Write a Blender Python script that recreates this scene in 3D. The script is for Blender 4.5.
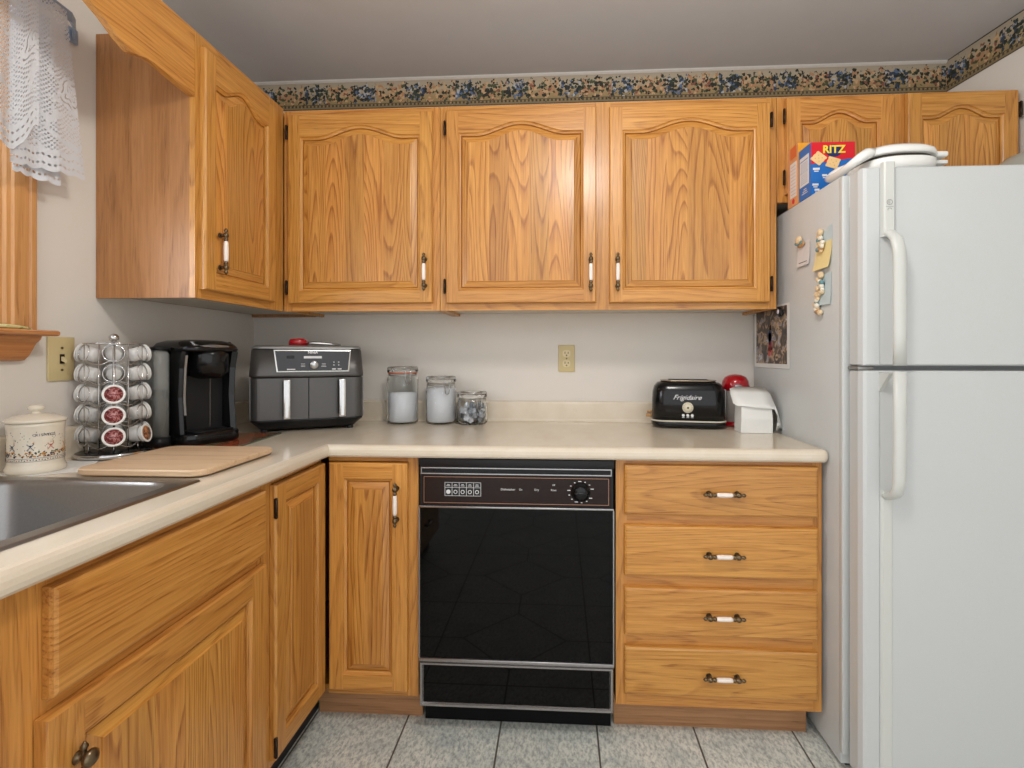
import bpy, bmesh, math, random
from mathutils import Vector, Matrix, noise as mnoise
PI = math.pi
S = bpy.context.scene
COL = S.collection
for o in list(bpy.data.objects): bpy.data.objects.remove(o)

# ---------------------------------------------------------------- camera
cam = bpy.data.cameras.new('camera'); camo = bpy.data.objects.new('camera', cam); COL.objects.link(camo)
camo.location = (1.3639, -2.2269, 1.1982)
camo.rotation_euler = (PI/2, 0, 0.0589)
cam.sensor_width = 36; cam.sensor_fit = 'HORIZONTAL'; cam.lens = 516.135/1024*36
cam.shift_x = -(529.57-512)/1024; cam.shift_y = -(384-355.2)/1024
cam.clip_start = 0.02
S.camera = camo
# ---------------------------------------------------------------- world, lamps, exposure
W = bpy.data.worlds.new('room_light'); S.world = W; W.use_nodes = True
bg = W.node_tree.nodes['Background']; bg.inputs[0].default_value = (0.955, 0.97, 1.0, 1); bg.inputs[1].default_value = 1.6
S.view_settings.view_transform = 'Standard'; S.view_settings.look = 'None'
S.view_settings.exposure = 0.0; S.view_settings.gamma = 1.0; S.view_settings.use_curve_mapping = False
l = bpy.data.lights.new('ceiling_lamp_light', 'POINT'); l.energy = 31; l.color = (1.0, 0.95, 0.89); l.shadow_soft_size = 0.11
lo = bpy.data.objects.new('ceiling_lamp_light', l); COL.objects.link(lo); lo.location = (1.5, -1.60, 2.27)

l = bpy.data.lights.new('window_daylight', 'AREA'); l.shape = 'RECTANGLE'; l.size = .9; l.size_y = .8; l.energy = 22; l.color = (.86, .93, 1.0)
lo = bpy.data.objects.new('window_daylight', l); COL.objects.link(lo); lo.location = (-.30, -1.57, 1.70); lo.rotation_euler = (0, -PI/2, 0)

# ---------------------------------------------------------------- mesh helpers
class MB:
    def __init__(s): s.bm = bmesh.new(); s.uv = None
    def face(s, vs, mi=0, sm=False):
        try: f = s.bm.faces.new(vs)
        except ValueError: return None
        f.material_index = mi; f.smooth = sm; return f
    def v(s, p): return s.bm.verts.new(p)
    def poly(s, pts, mi=0): return s.face([s.v(p) for p in pts], mi)
    def box(s, x0, x1, y0, y1, z0, z1, mi=0, bev=0, seg=2):
        t = bmesh.new(); bmesh.ops.create_cube(t, size=1)
        for v in t.verts: v.co = Vector(((x0+x1)/2+v.co.x*(x1-x0), (y0+y1)/2+v.co.y*(y1-y0), (z0+z1)/2+v.co.z*(z1-z0)))
        if bev: bmesh.ops.bevel(t, geom=t.edges[:]+t.verts[:], offset=bev, segments=seg, profile=.5, affect='EDGES')
        return s.merge(t, mi, bool(bev))
    def merge(s, t, mi=0, sm=False, M=None):
        d = {}
        for v in t.verts: d[v] = s.bm.verts.new(M @ v.co if M else v.co)
        for f in t.faces: s.face([d[v] for v in f.verts], mi, sm)
        t.free(); return s
    def loft(s, rings, mi=0, sm=True, cap0=True, cap1=True, closed=True):
        R = [[s.v(p) for p in r] for r in rings]; n = len(R[0])
        for a, b in zip(R, R[1:]):
            for i in range(n if closed else n-1):
                s.face([a[i], a[(i+1) % n], b[(i+1) % n], b[i]], mi, sm)
        if cap0: s.face(R[0][::-1], mi)
        if cap1: s.face(R[-1], mi)
        return s
    def lathe(s, prof, M=None, n=32, mi=0, sm=True, cap=True):
        M = M or Matrix()
        rings = [[M @ Vector((r*math.cos(2*PI*i/n), r*math.sin(2*PI*i/n), z)) for i in range(n)] for r, z in prof]
        return s.loft(rings, mi, sm, cap, cap)
    def cyl(s, a, b, r, n=20, mi=0, r2=None):
        a, b = Vector(a), Vector(b); M = align(a, b-a)
        return s.lathe([(r, 0), (r2 if r2 is not None else r, (b-a).length)], M, n, mi)
    def tube(s, pts, r, n=10, mi=0, closed=False):
        pts = [Vector(p) for p in pts]; N = len(pts); rings = []; up = None
        for i, p in enumerate(pts):
            if closed: d = pts[(i+1) % N]-pts[i-1]
            else: d = pts[min(i+1, N-1)]-pts[max(i-1, 0)]
            d.normalize()
            if up is None: up = Vector((0, 0, 1)) if abs(d.z) < .9 else Vector((1, 0, 0))
            u = (up-d*up.dot(d)); u.normalize(); w = d.cross(u); up = u
            rr = r[i] if isinstance(r, (list, tuple)) else r
            rings.append([p+(u*math.cos(2*PI*k/n)+w*math.sin(2*PI*k/n))*rr for k in range(n)])
        if closed: rings.append(rings[0])
        return s.loft(rings, mi, True, not closed, not closed)
    def sphere(s, c, r, mi=0, sc=(1, 1, 1), n=16):
        t = bmesh.new(); bmesh.ops.create_uvsphere(t, u_segments=n, v_segments=n//2+2, radius=r)
        return s.merge(t, mi, True, Matrix.Translation(c) @ Matrix.Diagonal((*sc, 1)))
    def prism(s, pts2, a, b, axis='y', mi=0, sm=False):
        def P(p, t): return {'y': (p[0], t, p[1]), 'x': (t, p[0], p[1]), 'z': (p[0], p[1], t)}[axis]
        return s.loft([[P(p, a) for p in pts2], [P(p, b) for p in pts2]], mi, sm)
    def build(s, name, mats, parent=None, M=None, fix=True):
        if fix: bmesh.ops.recalc_face_normals(s.bm, faces=s.bm.faces[:])
        me = bpy.data.meshes.new(name); s.bm.to_mesh(me); s.bm.free()
        for m in (mats if isinstance(mats, (list, tuple)) else [mats]): me.materials.append(m)
        o = bpy.data.objects.new(name, me); COL.objects.link(o)
        if parent: o.parent = parent
        if M is not None: o.matrix_local = M
        return o
def align(o, d):
    return Matrix.Translation(o) @ Vector(d).to_track_quat('Z', 'Y').to_matrix().to_4x4()
def rrect(x0, x1, y0, y1, r, z, k=6, ax='z'):
    P = []
    for cx, cy, a in ((x1-r, y1-r, 0), (x0+r, y1-r, 90), (x0+r, y0+r, 180), (x1-r, y0+r, 270)):
        for i in range(k+1):
            t = math.radians(a+90*i/k); P.append((cx+r*math.cos(t), cy+r*math.sin(t)))
    return [(p[0], p[1], z) if ax == 'z' else (p[0], z, p[1]) for p in P]
def tag(o, label=None, cat=None, group=None, kind=None):
    if label: o['label'] = label
    if cat: o['category'] = cat
    if group: o['group'] = group
    if kind: o['kind'] = kind
    return o
def thing(name, label, cat, loc=(0, 0, 0), rz=0, group=None):
    o = bpy.data.objects.new(name, None); COL.objects.link(o); o.location = loc; o.rotation_euler = (0, 0, rz)
    o.empty_display_size = .05
    return tag(o, label, cat, group)
def lab(o, t): o['label'] = t; return o
def writing(name, txt, size, mat, parent, M, ext=.0006, shear=0, sx=1, bold=0, align_x='CENTER', space=1):
    cu = bpy.data.curves.new(name, 'FONT'); cu.body = txt; cu.size = size; cu.extrude = ext; cu.shear = shear
    cu.align_x = align_x; cu.align_y = 'CENTER'; cu.offset = bold; cu.space_character = space; cu.resolution_u = 3
    t = bpy.data.objects.new('tmp', cu); COL.objects.link(t)
    dg = bpy.context.evaluated_depsgraph_get(); me = bpy.data.meshes.new_from_object(t.evaluated_get(dg))
    bpy.data.objects.remove(t)
    me.materials.clear(); me.materials.append(mat); me.name = name
    o = bpy.data.objects.new(name, me); COL.objects.link(o)
    if parent: o.parent = parent
    o.matrix_local = M @ Matrix.Diagonal((sx, 1, 1, 1))
    return o
def onfront(x, w, z):   # text plane facing local -Y at depth w
    return Matrix.Translation((x, -w, z)) @ Matrix.Rotation(PI/2, 4, 'X')

# ---------------------------------------------------------------- material helpers
class NT:
    def __init__(s, name):
        s.m = bpy.data.materials.new(name); s.m.use_nodes = True; s.t = s.m.node_tree
        s.b = s.t.nodes['Principled BSDF']
    def n(s, typ, **k):
        x = s.t.nodes.new(typ)
        for a, v in k.items(): setattr(x, a, v)
        return x
    def put(s, sock, v):
        if v is None: return
        if isinstance(v, bpy.types.NodeSocket): s.t.links.new(v, sock)
        else:
            if isinstance(v, (tuple, list)) and sock.type == 'RGBA' and len(v) == 3: v = (*v, 1)
            sock.default_value = v
    def math(s, op, a, b=None, c=None, clamp=False):
        x = s.n('ShaderNodeMath', operation=op, use_clamp=clamp); s.put(x.inputs[0], a); s.put(x.inputs[1], b)
        if c is not None: s.put(x.inputs[2], c)
        return x.outputs[0]
    def mix(s, f, a, b, blend='MIX'):
        x = s.n('ShaderNodeMix', data_type='RGBA', blend_type=blend); s.put(x.inputs[0], f); s.put(x.inputs[6], a); s.put(x.inputs[7], b); return x.outputs[2]
    def coord(s, kind='Object'): return s.n('ShaderNodeTexCoord').outputs[kind]
    def mapping(s, v, sc=(1, 1, 1), loc=(0, 0, 0), rot=(0, 0, 0)):
        x = s.n('ShaderNodeMapping'); s.put(x.inputs[0], v); x.inputs[1].default_value = loc; x.inputs[2].default_value = rot; x.inputs[3].default_value = sc; return x.outputs[0]
    def noise(s, v, scale, detail=2, w=None, rough=.5, dist=0, col=False):
        x = s.n('ShaderNodeTexNoise', noise_dimensions='4D' if w is not None else '3D')
        s.put(x.inputs['Vector'], v); s.put(x.inputs['Scale'], scale); s.put(x.inputs['Detail'], detail); s.put(x.inputs['Roughness'], rough); s.put(x.inputs['Distortion'], dist)
        if w is not None: s.put(x.inputs['W'], w)
        return x.outputs['Color' if col else 'Fac']
    def ramp(s, f, stops, interp='LINEAR'):
        x = s.n('ShaderNodeValToRGB'); r = x.color_ramp; r.interpolation = interp
        while len(r.elements) < len(stops): r.elements.new(.5)
        for e, (p, c) in zip(r.elements, stops):
            e.position = p; e.color = (*c, 1) if isinstance(c, (tuple, list)) else (c, c, c, 1)
        s.put(x.inputs[0], f); return x.outputs[0]
    def sep(s, v):
        x = s.n('ShaderNodeSeparateXYZ'); s.put(x.inputs[0], v); return x.outputs
    def comb(s, x_, y_, z_):
        x = s.n('ShaderNodeCombineXYZ'); s.put(x.inputs[0], x_); s.put(x.inputs[1], y_); s.put(x.inputs[2], z_); return x.outputs[0]
    def bump(s, h, st=.2, d=.001):
        x = s.n('ShaderNodeBump'); s.put(x.inputs['Height'], h); x.inputs['Strength'].default_value = st; x.inputs['Distance'].default_value = d
        s.t.links.new(x.outputs[0], s.b.inputs['Normal'])
    def set(s, **k):
        for a, v in k.items(): s.put(s.b.inputs[a.replace('_', ' ')], v)
        return s
def srgb(r, g, b):
    f = lambda c: c/12.92 if c <= .04045 else ((c+.055)/1.055)**2.4
    return tuple(f(c/255) for c in (r, g, b))
def plain(name, c, rough=.5, metal=0, mottle=.06, scale=60, coat=0, bump=0, trans=0, ior=1.45, spec=None):
    t = NT(name); n = t.noise(t.coord(), scale, 3)
    lo_ = tuple(x*(1-mottle) for x in c); hi = tuple(min(1, x*(1+mottle)) for x in c)
    t.set(Base_Color=t.mix(n, lo_, hi), Roughness=rough, Metallic=metal, IOR=ior)
    if coat: t.set(Coat_Weight=coat, Coat_Roughness=.05)
    if trans: t.set(Transmission_Weight=trans)
    if spec is not None: t.set(Specular_IOR_Level=spec)
    if bump: t.bump(n, bump)
    return t.m

def wood(name, axis, light, mid, dark, rings=9, board=0.0, rough=.38, ringmix=.8, tone=.14, coat=.32):
    t = NT(name); co = t.coord(); X = t.sep(co)
    a, b, c = {'z': (0, 1, 2), 'x': (2, 1, 0), 'y': (2, 0, 1)}[axis]      # across, depth, along
    rnd = t.n('ShaderNodeObjectInfo').outputs['Random']
    w = t.math('MULTIPLY', rnd, 53.0)
    if board:
        bx = t.math('ADD', t.math('DIVIDE', X[a], board), t.math('MULTIPLY', rnd, 7.3))
        wob = t.math('FLOOR', bx)
        wn = t.n('ShaderNodeTexWhiteNoise', noise_dimensions='2D'); t.put(wn.inputs['Vector'], t.comb(wob, t.math('FLOOR', w), 0.0))
        bid = wn.outputs['Value']; w = t.math('ADD', w, t.math('MULTIPLY', bid, 31.0))
    else: bid = rnd
    V = t.comb(X[a], X[b], t.math('MULTIPLY', X[c], .10))
    warp = t.noise(V, 6.5, 1.0, w, .4)
    small = t.noise(V, 42, 1.5, w)
    f = t.math('ADD', t.math('MULTIPLY', warp, rings), t.math('MULTIPLY', X[a], 24.0))
    f = t.math('ADD', f, t.math('MULTIPLY', small, .7))
    fr = t.math('FRACT', f)
    ring = t.ramp(fr, [(0, .05), (.4, .12), (.72, .45), (.86, 1.0), (.94, .7), (1, .05)])
    fine = t.noise(t.comb(t.math('MULTIPLY', X[a], 1), t.math('MULTIPLY', X[b], 1), t.math('MULTIPLY', X[c], .03)), 150, 3, w, .65)
    pore = t.noise(t.comb(X[a], X[b], t.math('MULTIPLY', X[c], .05)), 300, 1, w)
    pore = t.ramp(pore, [(.56, 0.0), (.66, 1.0)])
    porem = t.math('MULTIPLY', pore, t.math('ADD', .12, t.math('MULTIPLY', ring, .45)))
    k = t.math('MULTIPLY', ring, t.math('ADD', .05, t.math('MULTIPLY', fine, 1.35)))
    k = t.math('MULTIPLY', k, ringmix, clamp=True)
    c0 = t.mix(t.ramp(fine, [(.3, 0.0), (.7, 1.0)]), light, mid)
    c1 = t.mix(k, c0, dark)
    c2 = t.mix(porem, c1, tuple(x*.75 for x in dark))
    v = t.math('ADD', 1-tone/2, t.math('MULTIPLY', bid, tone))
    hs = t.n('ShaderNodeHueSaturation'); t.put(hs.inputs['Value'], v); t.put(hs.inputs['Color'], c2); hs.inputs['Saturation'].default_value = 1.0; t.put(hs.inputs['Hue'], t.math('ADD', .4985, t.math('MULTIPLY', t.math('FRACT', t.math('MULTIPLY', bid, 7.7)), .005)))
    t.set(Base_Color=hs.outputs[0], Roughness=rough, Coat_Weight=coat, Coat_Roughness=.22)
    t.bump(t.math('ADD', t.math('MULTIPLY', fine, .6), t.math('MULTIPLY', pore, -.4)), .25, .0006)
    return t.m
OL, OM, OD = srgb(216, 156, 78), srgb(190, 126, 52), srgb(140, 74, 18)
OAKV = wood('oak_upright_grain', 'z', OL, OM, OD, rings=22, ringmix=.5)
OAKH = wood('oak_level_grain', 'x', OL, OM, OD, rings=22, ringmix=.5)
OAKP = wood('oak_panel_boards', 'z', OL, OM, OD, rings=34, board=.074, tone=.26, ringmix=.95)
LAMS = wood('oak_print_side_panel', 'z', srgb(186, 132, 82), srgb(166, 114, 66), srgb(128, 80, 42), rings=9, ringmix=.4, tone=.1, rough=.45, coat=.1)
PINEV = wood('pine_upright_grain', 'z', srgb(208, 154, 98), srgb(192, 138, 82), srgb(160, 104, 56), rings=6, ringmix=.5)
PINEY = wood('pine_level_grain', 'y', srgb(206, 142, 84), srgb(188, 122, 66), srgb(150, 88, 44), rings=6, ringmix=.5)
KICK = wood('toe_board_wood', 'x', srgb(180, 132, 92), srgb(162, 114, 76), srgb(118, 80, 50), ringmix=.5, coat=0, rough=.55)
BOARD = wood('maple_board', 'x', srgb(226, 198, 162), srgb(212, 180, 142), srgb(190, 146, 112), rings=7, board=0.05, tone=.12, ringmix=.5, coat=.05, rough=.5)
LAPALE = plain('cabinet_underside_white', srgb(206, 198, 184), .5)
WALL = plain('wall_paint', srgb(222, 216, 207), .75, mottle=.025, scale=8, bump=.05)
CEIL = plain('ceiling_paint', srgb(203, 204, 206), .85, mottle=.03, scale=10, bump=.05)
BLACKR = plain('black_vinyl', srgb(34, 34, 38), .5)
BRONZE = plain('dark_bronze', srgb(58, 46, 38), .35, .8)
BRASS = plain('antique_brass', srgb(112, 96, 74), .3, .9, mottle=.3, scale=300)
PORC = plain('porcelain', srgb(242, 232, 222), .12, coat=.5, mottle=.01)
STEEL = plain('brushed_steel', srgb(150, 148, 146), .33, 1, mottle=.08, scale=200)
CHROME = plain('chrome_wire', srgb(200, 200, 200), .12, 1)
BLACKG = plain('black_gloss_plastic', srgb(16, 16, 17), .2, coat=.15, spec=.35)
BLACKM = plain('black_matte_plastic', srgb(26, 26, 28), .4, spec=.35)
GREYP = plain('charcoal_plastic', srgb(74, 76, 82), .32, .35)
WHITEP = plain('white_print', srgb(225, 225, 225), .5, mottle=0)
CREAMP = plain('cream_plastic', srgb(208, 190, 150), .4)
FRIDGE = None

# laminate counter
t = NT('beige_laminate'); co = t.coord()
n1 = t.noise(t.mapping(co, (1, .35, 1)), 14, 4); n2 = t.noise(co, 260, 2)
c = t.mix(n1, srgb(214, 199, 176), srgb(234, 226, 212)); c = t.mix(t.math('MULTIPLY', n2, .35), c, srgb(206, 186, 152))
t.set(Base_Color=c, Roughness=.22, Coat_Weight=.2); COUNTER = t.m
# fridge enamel
t = NT('white_pebbled_enamel'); co = t.coord(); n1 = t.noise(co, 420, 2)
t.set(Base_Color=t.mix(n1, srgb(196, 199, 199), srgb(206, 209, 208)), Roughness=.32); t.bump(n1, .25, .0006); FRIDGE = t.m
FRIDGEH = plain('ivory_white_plastic', srgb(206, 208, 203), .3, mottle=.01)
# floor: square slate tiles with a tilted tile set on every other crossing
t = NT('slate_vinyl_tiles'); co = t.coord(); X = t.sep(co); P = .3048
def cellfrac(v, off, per):   # signed distance to nearest multiple
    q = t.math('DIVIDE', t.math('SUBTRACT', v, off), per); return t.math('MULTIPLY', t.math('SUBTRACT', q, t.math('ROUND', q)), per)
dx = t.math('ABSOLUTE', cellfrac(X[0], 1.172, .31)); dy = t.math('ABSOLUTE', cellfrac(X[1], -1.17, .31))
dy = t.math('ADD', dy, t.math('GREATER_THAN', X[1], -.7))
line = t.math('MINIMUM', dx, dy)
px_ = t.math('ABSOLUTE', cellfrac(X[0], 1.172, .62)); py_ = t.math('ABSOLUTE', cellfrac(X[1], -1.17, .62))
dd = t.math('ADD', px_, py_); row = t.math('LESS_THAN', X[1], -.86)
inside = t.math('MULTIPLY', t.math('LESS_THAN', dd, .218), row)
dl = t.math('MULTIPLY', t.math('ABSOLUTE', t.math('SUBTRACT', dd, .218)), .707)
dl = t.math('ADD', dl, t.math('MULTIPLY', t.math('SUBTRACT', 1.0, row), 1.0))
line = t.math('ADD', line, inside); line = t.math('MINIMUM', line, dl)
gro = t.math('LESS_THAN', line, .0028)
n1 = t.noise(co, 9, 5, rough=.65, dist=.6); n2 = t.noise(t.mapping(co, (1, .5, 1), rot=(0, 0, .5)), 95, 5, rough=.75)
wn = t.n('ShaderNodeTexWhiteNoise', noise_dimensions='2D'); t.put(wn.inputs['Vector'], t.comb(t.math('FLOOR', t.math('DIVIDE', t.math('SUBTRACT', X[0], .862), .31)), t.math('FLOOR', t.math('DIVIDE', t.math('ADD', X[1], 1.17), .31)), 0.0))
c = t.ramp(n1, [(.3, srgb(200, 208, 206)), (.5, srgb(230, 234, 226)), (.7, srgb(246, 246, 236))])
c = t.mix(t.ramp(n2, [(.44, 0.0), (.62, .8)]), c, srgb(138, 148, 146))
c = t.mix(t.math('MULTIPLY', wn.outputs['Value'], .18), c, srgb(180, 176, 164))
c = t.mix(gro, c, srgb(92, 88, 80))
t.set(Base_Color=c, Roughness=.42); t.bump(t.math('SUBTRACT', n2, t.math('MULTIPLY', gro, 3.0)), .35, .0015); FLOORM = t.m
# floral border paper (object coordinates: x along the wall, z height from lower edge, .14 high)
t = NT('floral_border_paper'); X = t.sep(t.coord()); H = .128
co = t.comb(X[0], 0.0, X[2]); v = t.math('DIVIDE', X[2], H)
vo = t.n('ShaderNodeTexVoronoi', feature='F1'); dn = t.sep(t.noise(co, 130, 1, col=True))
t.put(vo.inputs['Vector'], t.comb(t.math('ADD', X[0], t.math('MULTIPLY', dn[0], .012)), 0.0, t.math('ADD', X[2], t.math('MULTIPLY', dn[1], .012)))); vo.inputs['Scale'].default_value = 86
pick = t.sep(vo.outputs['Color'])[0]
ph = t.math('SINE', t.math('MULTIPLY', X[0], 2*PI/.225)); ph2 = t.math('SINE', t.math('ADD', t.math('MULTIPLY', X[0], 2*PI/.1125), 1.3))
blues = t.ramp(pick, [(0, srgb(26, 32, 30)), (.34, srgb(44, 56, 44)), (.56, srgb(44, 58, 80)), (.76, srgb(84, 104, 134)), (.92, srgb(168, 170, 172))], 'CONSTANT')
peach = t.ramp(pick, [(0, srgb(30, 34, 26)), (.30, srgb(64, 72, 48)), (.50, srgb(170, 128, 92)), (.74, srgb(190, 158, 118)), (.92, srgb(128, 78, 62))], 'CONSTANT')
fl = t.mix(t.math('GREATER_THAN', ph, .25), peach, blues)
leafn = t.noise(co, 60, 2)
edge = t.math('ADD', .20, t.math('MULTIPLY', t.math('ABSOLUTE', ph2), .13)); edge = t.math('ADD', edge, t.math('MULTIPLY', t.math('SUBTRACT', leafn, .5), .75))
band = t.math('LESS_THAN', t.math('ABSOLUTE', t.math('SUBTRACT', v, .50)), edge)
hit = t.math('MULTIPLY', band, t.math('LESS_THAN', vo.outputs['Distance'], .66))
base = t.ramp(v, [(0, srgb(112, 100, 74)), (.2, srgb(146, 126, 84)), (.4, srgb(160, 138, 98)), (.62, srgb(178, 166, 144)), (.9, srgb(166, 156, 140))])
base = t.mix(t.math('MULTIPLY', t.noise(co, 300, 2), .5), base, srgb(140, 124, 90))
c = t.mix(hit, base, fl)
dent = t.math('MULTIPLY', t.math('LESS_THAN', t.math('ABSOLUTE', t.math('SUBTRACT', v, .115)), .035), t.math('GREATER_THAN', t.math('FRACT', t.math('MULTIPLY', X[0], 60.0)), .5))
c = t.mix(dent, c, srgb(70, 60, 44))
ln = t.math('MAXIMUM', t.math('LESS_THAN', v, .022), t.math('LESS_THAN', t.math('ABSOLUTE', t.math('SUBTRACT', v, .165)), .010))
ln = t.math('MAXIMUM', ln, t.math('GREATER_THAN', v, .965))
c = t.mix(ln, c, srgb(60, 54, 44))
t.set(Base_Color=c, Roughness=.7); PAPER = t.m
# lace (uv in metres)
t = NT('white_lace'); uv = t.coord('UV'); X = t.sep(uv)
def hole(s_, r, rot, off=0.0):
    V = t.mapping(uv, (1/s_, 1/s_, 1), rot=(0, 0, rot)); Y = t.sep(V)
    a = t.math('SUBTRACT', t.math('FRACT', Y[0]), .5); b = t.math('SUBTRACT', t.math('FRACT', Y[1]), .5)
    return t.math('LESS_THAN', t.math('ADD', t.math('MULTIPLY', a, a), t.math('MULTIPLY', b, b)), r*r)
h1 = hole(.0078, .31, .785)
# roses: rings about a lattice of centres
def near(v, off, per):
    q = t.math('DIVIDE', t.math('SUBTRACT', v, off), per); return t.math('MULTIPLY', t.math('SUBTRACT', q, t.math('ROUND', q)), per)
ax_ = near(X[0], .015, .165); ay_ = near(X[1], .205, .30)
rr = t.math('SQRT', t.math('ADD', t.math('MULTIPLY', ax_, ax_), t.math('MULTIPLY', ay_, ay_)))
ang = t.math('ARCTAN2', ay_, ax_)
rp = t.math('ADD', rr, t.math('MULTIPLY', t.math('SINE', t.math('MULTIPLY', ang, 5.0)), .004))
rose = t.math('LESS_THAN', rp, .043)
arc = t.math('MULTIPLY', t.math('LESS_THAN', t.math('ABSOLUTE', t.math('SUBTRACT', t.math('FRACT', t.math('DIVIDE', rp, .0135)), .5)), .13), t.math('GREATER_THAN', t.math('SINE', t.math('ADD', t.math('MULTIPLY', ang, 4.0), t.math('MULTIPLY', rr, 300.0))), -.4))
scroll = t.noise(t.mapping(uv, (1, 1, 1)), 14, 1, dist=.4)
vine = t.math('LESS_THAN', t.math('ABSOLUTE', t.math('SUBTRACT', scroll, .5)), .028)
border = t.math('LESS_THAN', X[1], .055)
h2 = t.math('MULTIPLY', hole(.0105, .3, 0), t.math('GREATER_THAN', t.math('FRACT', t.math('DIVIDE', X[1], .021)), .5))
h = t.math('MULTIPLY', h1, t.math('SUBTRACT', 1.0, vine))
hb = t.math('MULTIPLY', h2, t.math('GREATER_THAN', X[1], .012))
hm = t.n('ShaderNodeMix', data_type='FLOAT'); t.put(hm.inputs[0], border); t.put(hm.inputs[2], h); t.put(hm.inputs[3], hb); h = hm.outputs[0]
hm = t.n('ShaderNodeMix', data_type='FLOAT'); t.put(hm.inputs[0], rose); t.put(hm.inputs[2], h); t.put(hm.inputs[3], arc); h = hm.outputs[0]
t.set(Base_Color=srgb(208, 210, 214), Roughness=.8, Alpha=t.math('SUBTRACT', 1.0, t.math('MULTIPLY', h, .95)), Subsurface_Weight=0.0)
LACE = t.m
# photograph-like picture print
def blobs(name, stops, scale=6, rough=.4, det=3, dist=1.0, interp='LINEAR'):
    t = NT(name); n = t.noise(t.coord(), scale, det, dist=dist, col=True)
    t.set(Base_Color=t.ramp(t.sep(n)[0], stops, interp), Roughness=rough); return t.m
PHOTO = blobs('holiday_snapshot_print', [(.3, srgb(52, 46, 46)), (.42, srgb(70, 58, 52)), (.5, srgb(96, 82, 70)), (.56, srgb(196, 160, 120)), (.62, srgb(92, 110, 140)), (.7, srgb(200, 196, 190))], 26)
GLASS = NT('clear_glass').set(Base_Color=(.95, .97, .97), Roughness=.02, Transmission_Weight=1.0, IOR=1.3).m
DWGLASS = NT('black_mirror_glass').set(Base_Color=srgb(6, 6, 6), Roughness=.03, Coat_Weight=0.0, IOR=1.5, Specular_IOR_Level=.2).m

# ================================================================ the room
def struct(mb, name, m, **k): return tag(mb.build(name, m, **k), kind='structure')
ZC = 2.4116
FX0, FX1, FY0 = 0, 3.6, -4.3
mb = MB(); mb.box(-.12, FX1, FY0, .12, -.1, 0); struct(mb, 'floor', FLOORM)
FY0 = -3.1
mb = MB(); mb.box(-.12, FX1, FY0, .12, ZC, ZC+.1); struct(mb, 'ceiling', CEIL)
mb = MB(); mb.box(-.12, FX1, 0, .12, 0, ZC); struct(mb, 'wall_back', WALL)
WY0, WY1, WZ0, WZ1 = -2.05, -1.085, 1.262, 2.10
mb = MB()
mb.box(-.12, 0, WY1, 0, 0, ZC); mb.box(-.12, 0, FY0, WY0, 0, ZC); mb.box(-.12, 0, WY0, WY1, 0, WZ0); mb.box(-.12, 0, WY0, WY1, WZ1, ZC)
struct(mb, 'wall_left', WALL)
mb = MB(); k = .11
mb.prism([(2.955, 0), (3.15, 0), (3.15+k*3.1, -3.1), (2.955+k*3.1, -3.1)], 0, ZC, 'z')
struct(mb, 'wall_right', WALL)
# window in the left wall: only its right casing, sill and apron are in view
mb = MB()
for y0, y1, z0, z1 in ((WY0, WY0+.04, WZ0, WZ1), (WY1-.04, WY1, WZ0, WZ1), (WY0+.04, WY1-.04, WZ0, WZ0+.05), (WY0+.04, WY1-.04, WZ1-.04, WZ1), (WY0+.04, WY1-.04, 1.66, 1.70)):
    mb.box(-.09, -.05, y0, y1, z0, z1, bev=.003)
wf = struct(mb, 'window_1', plain('white_sash', srgb(226, 226, 222), .4))
mb = MB(); mb.box(-.073, -.069, WY0+.03, WY1-.03, WZ0+.03, WZ1-.03); tag(mb.build('window_pane', NT('window_glass').set(Base_Color=(.9, .95, 1), Roughness=.02, Alpha=.12).m, wf), kind='structure')
mb = MB()   # fluted casing
prof = [(0, 0), (.019, 0), (.022, .004), (.022, .016), (.018, .019), (.018, .024), (.022, .027), (.022, .058), (.017, .062), (.017, .072), (.012, .078), (.012, .092), (0, .096)]
for y0, s_ in ((-.975, -1), (WY0+.075-.14, 1)):
    mb.prism([(p[0]+.001, y0+s_*(p[1]) if s_ < 0 else y0+p[1]) for p in prof], 1.262, 2.16, 'z')
struct(mb, 'trim_1', PINEV)
mb = MB(); mb.prism([(p[0]+.001, 2.16+.096-p[1]) for p in prof], -2.15, -.955, 'y'); struct(mb, 'trim_2', PINEY)
mb = MB()   # stool with rounded nose
mb.loft([[(x, y, z) for x, z in ((-.05, 1.247), (.072, 1.247), (.078, 1.2505), (.078, 1.2575), (.072, 1.261), (-.05, 1.261))] for y in (WY0-.14, -.974, -.970)], sm=False)
struct(mb, 'trim_3', PINEY)
mb = MB()   # apron with stepped moulding and slanted end
mb.loft([[(x, e-(1.247-z)*.18, z) for x, z in ((0.001, 1.2465), (.052, 1.2465), (.050, 1.238), (.040, 1.228), (.037, 1.222), (.034, 1.214), (.030, 1.205), (.026, 1.196), (.016, 1.186), (.001, 1.183))] for e in (WY0-.1, -.992)], sm=False)
struct(mb, 'trim_4', PINEY)
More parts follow.
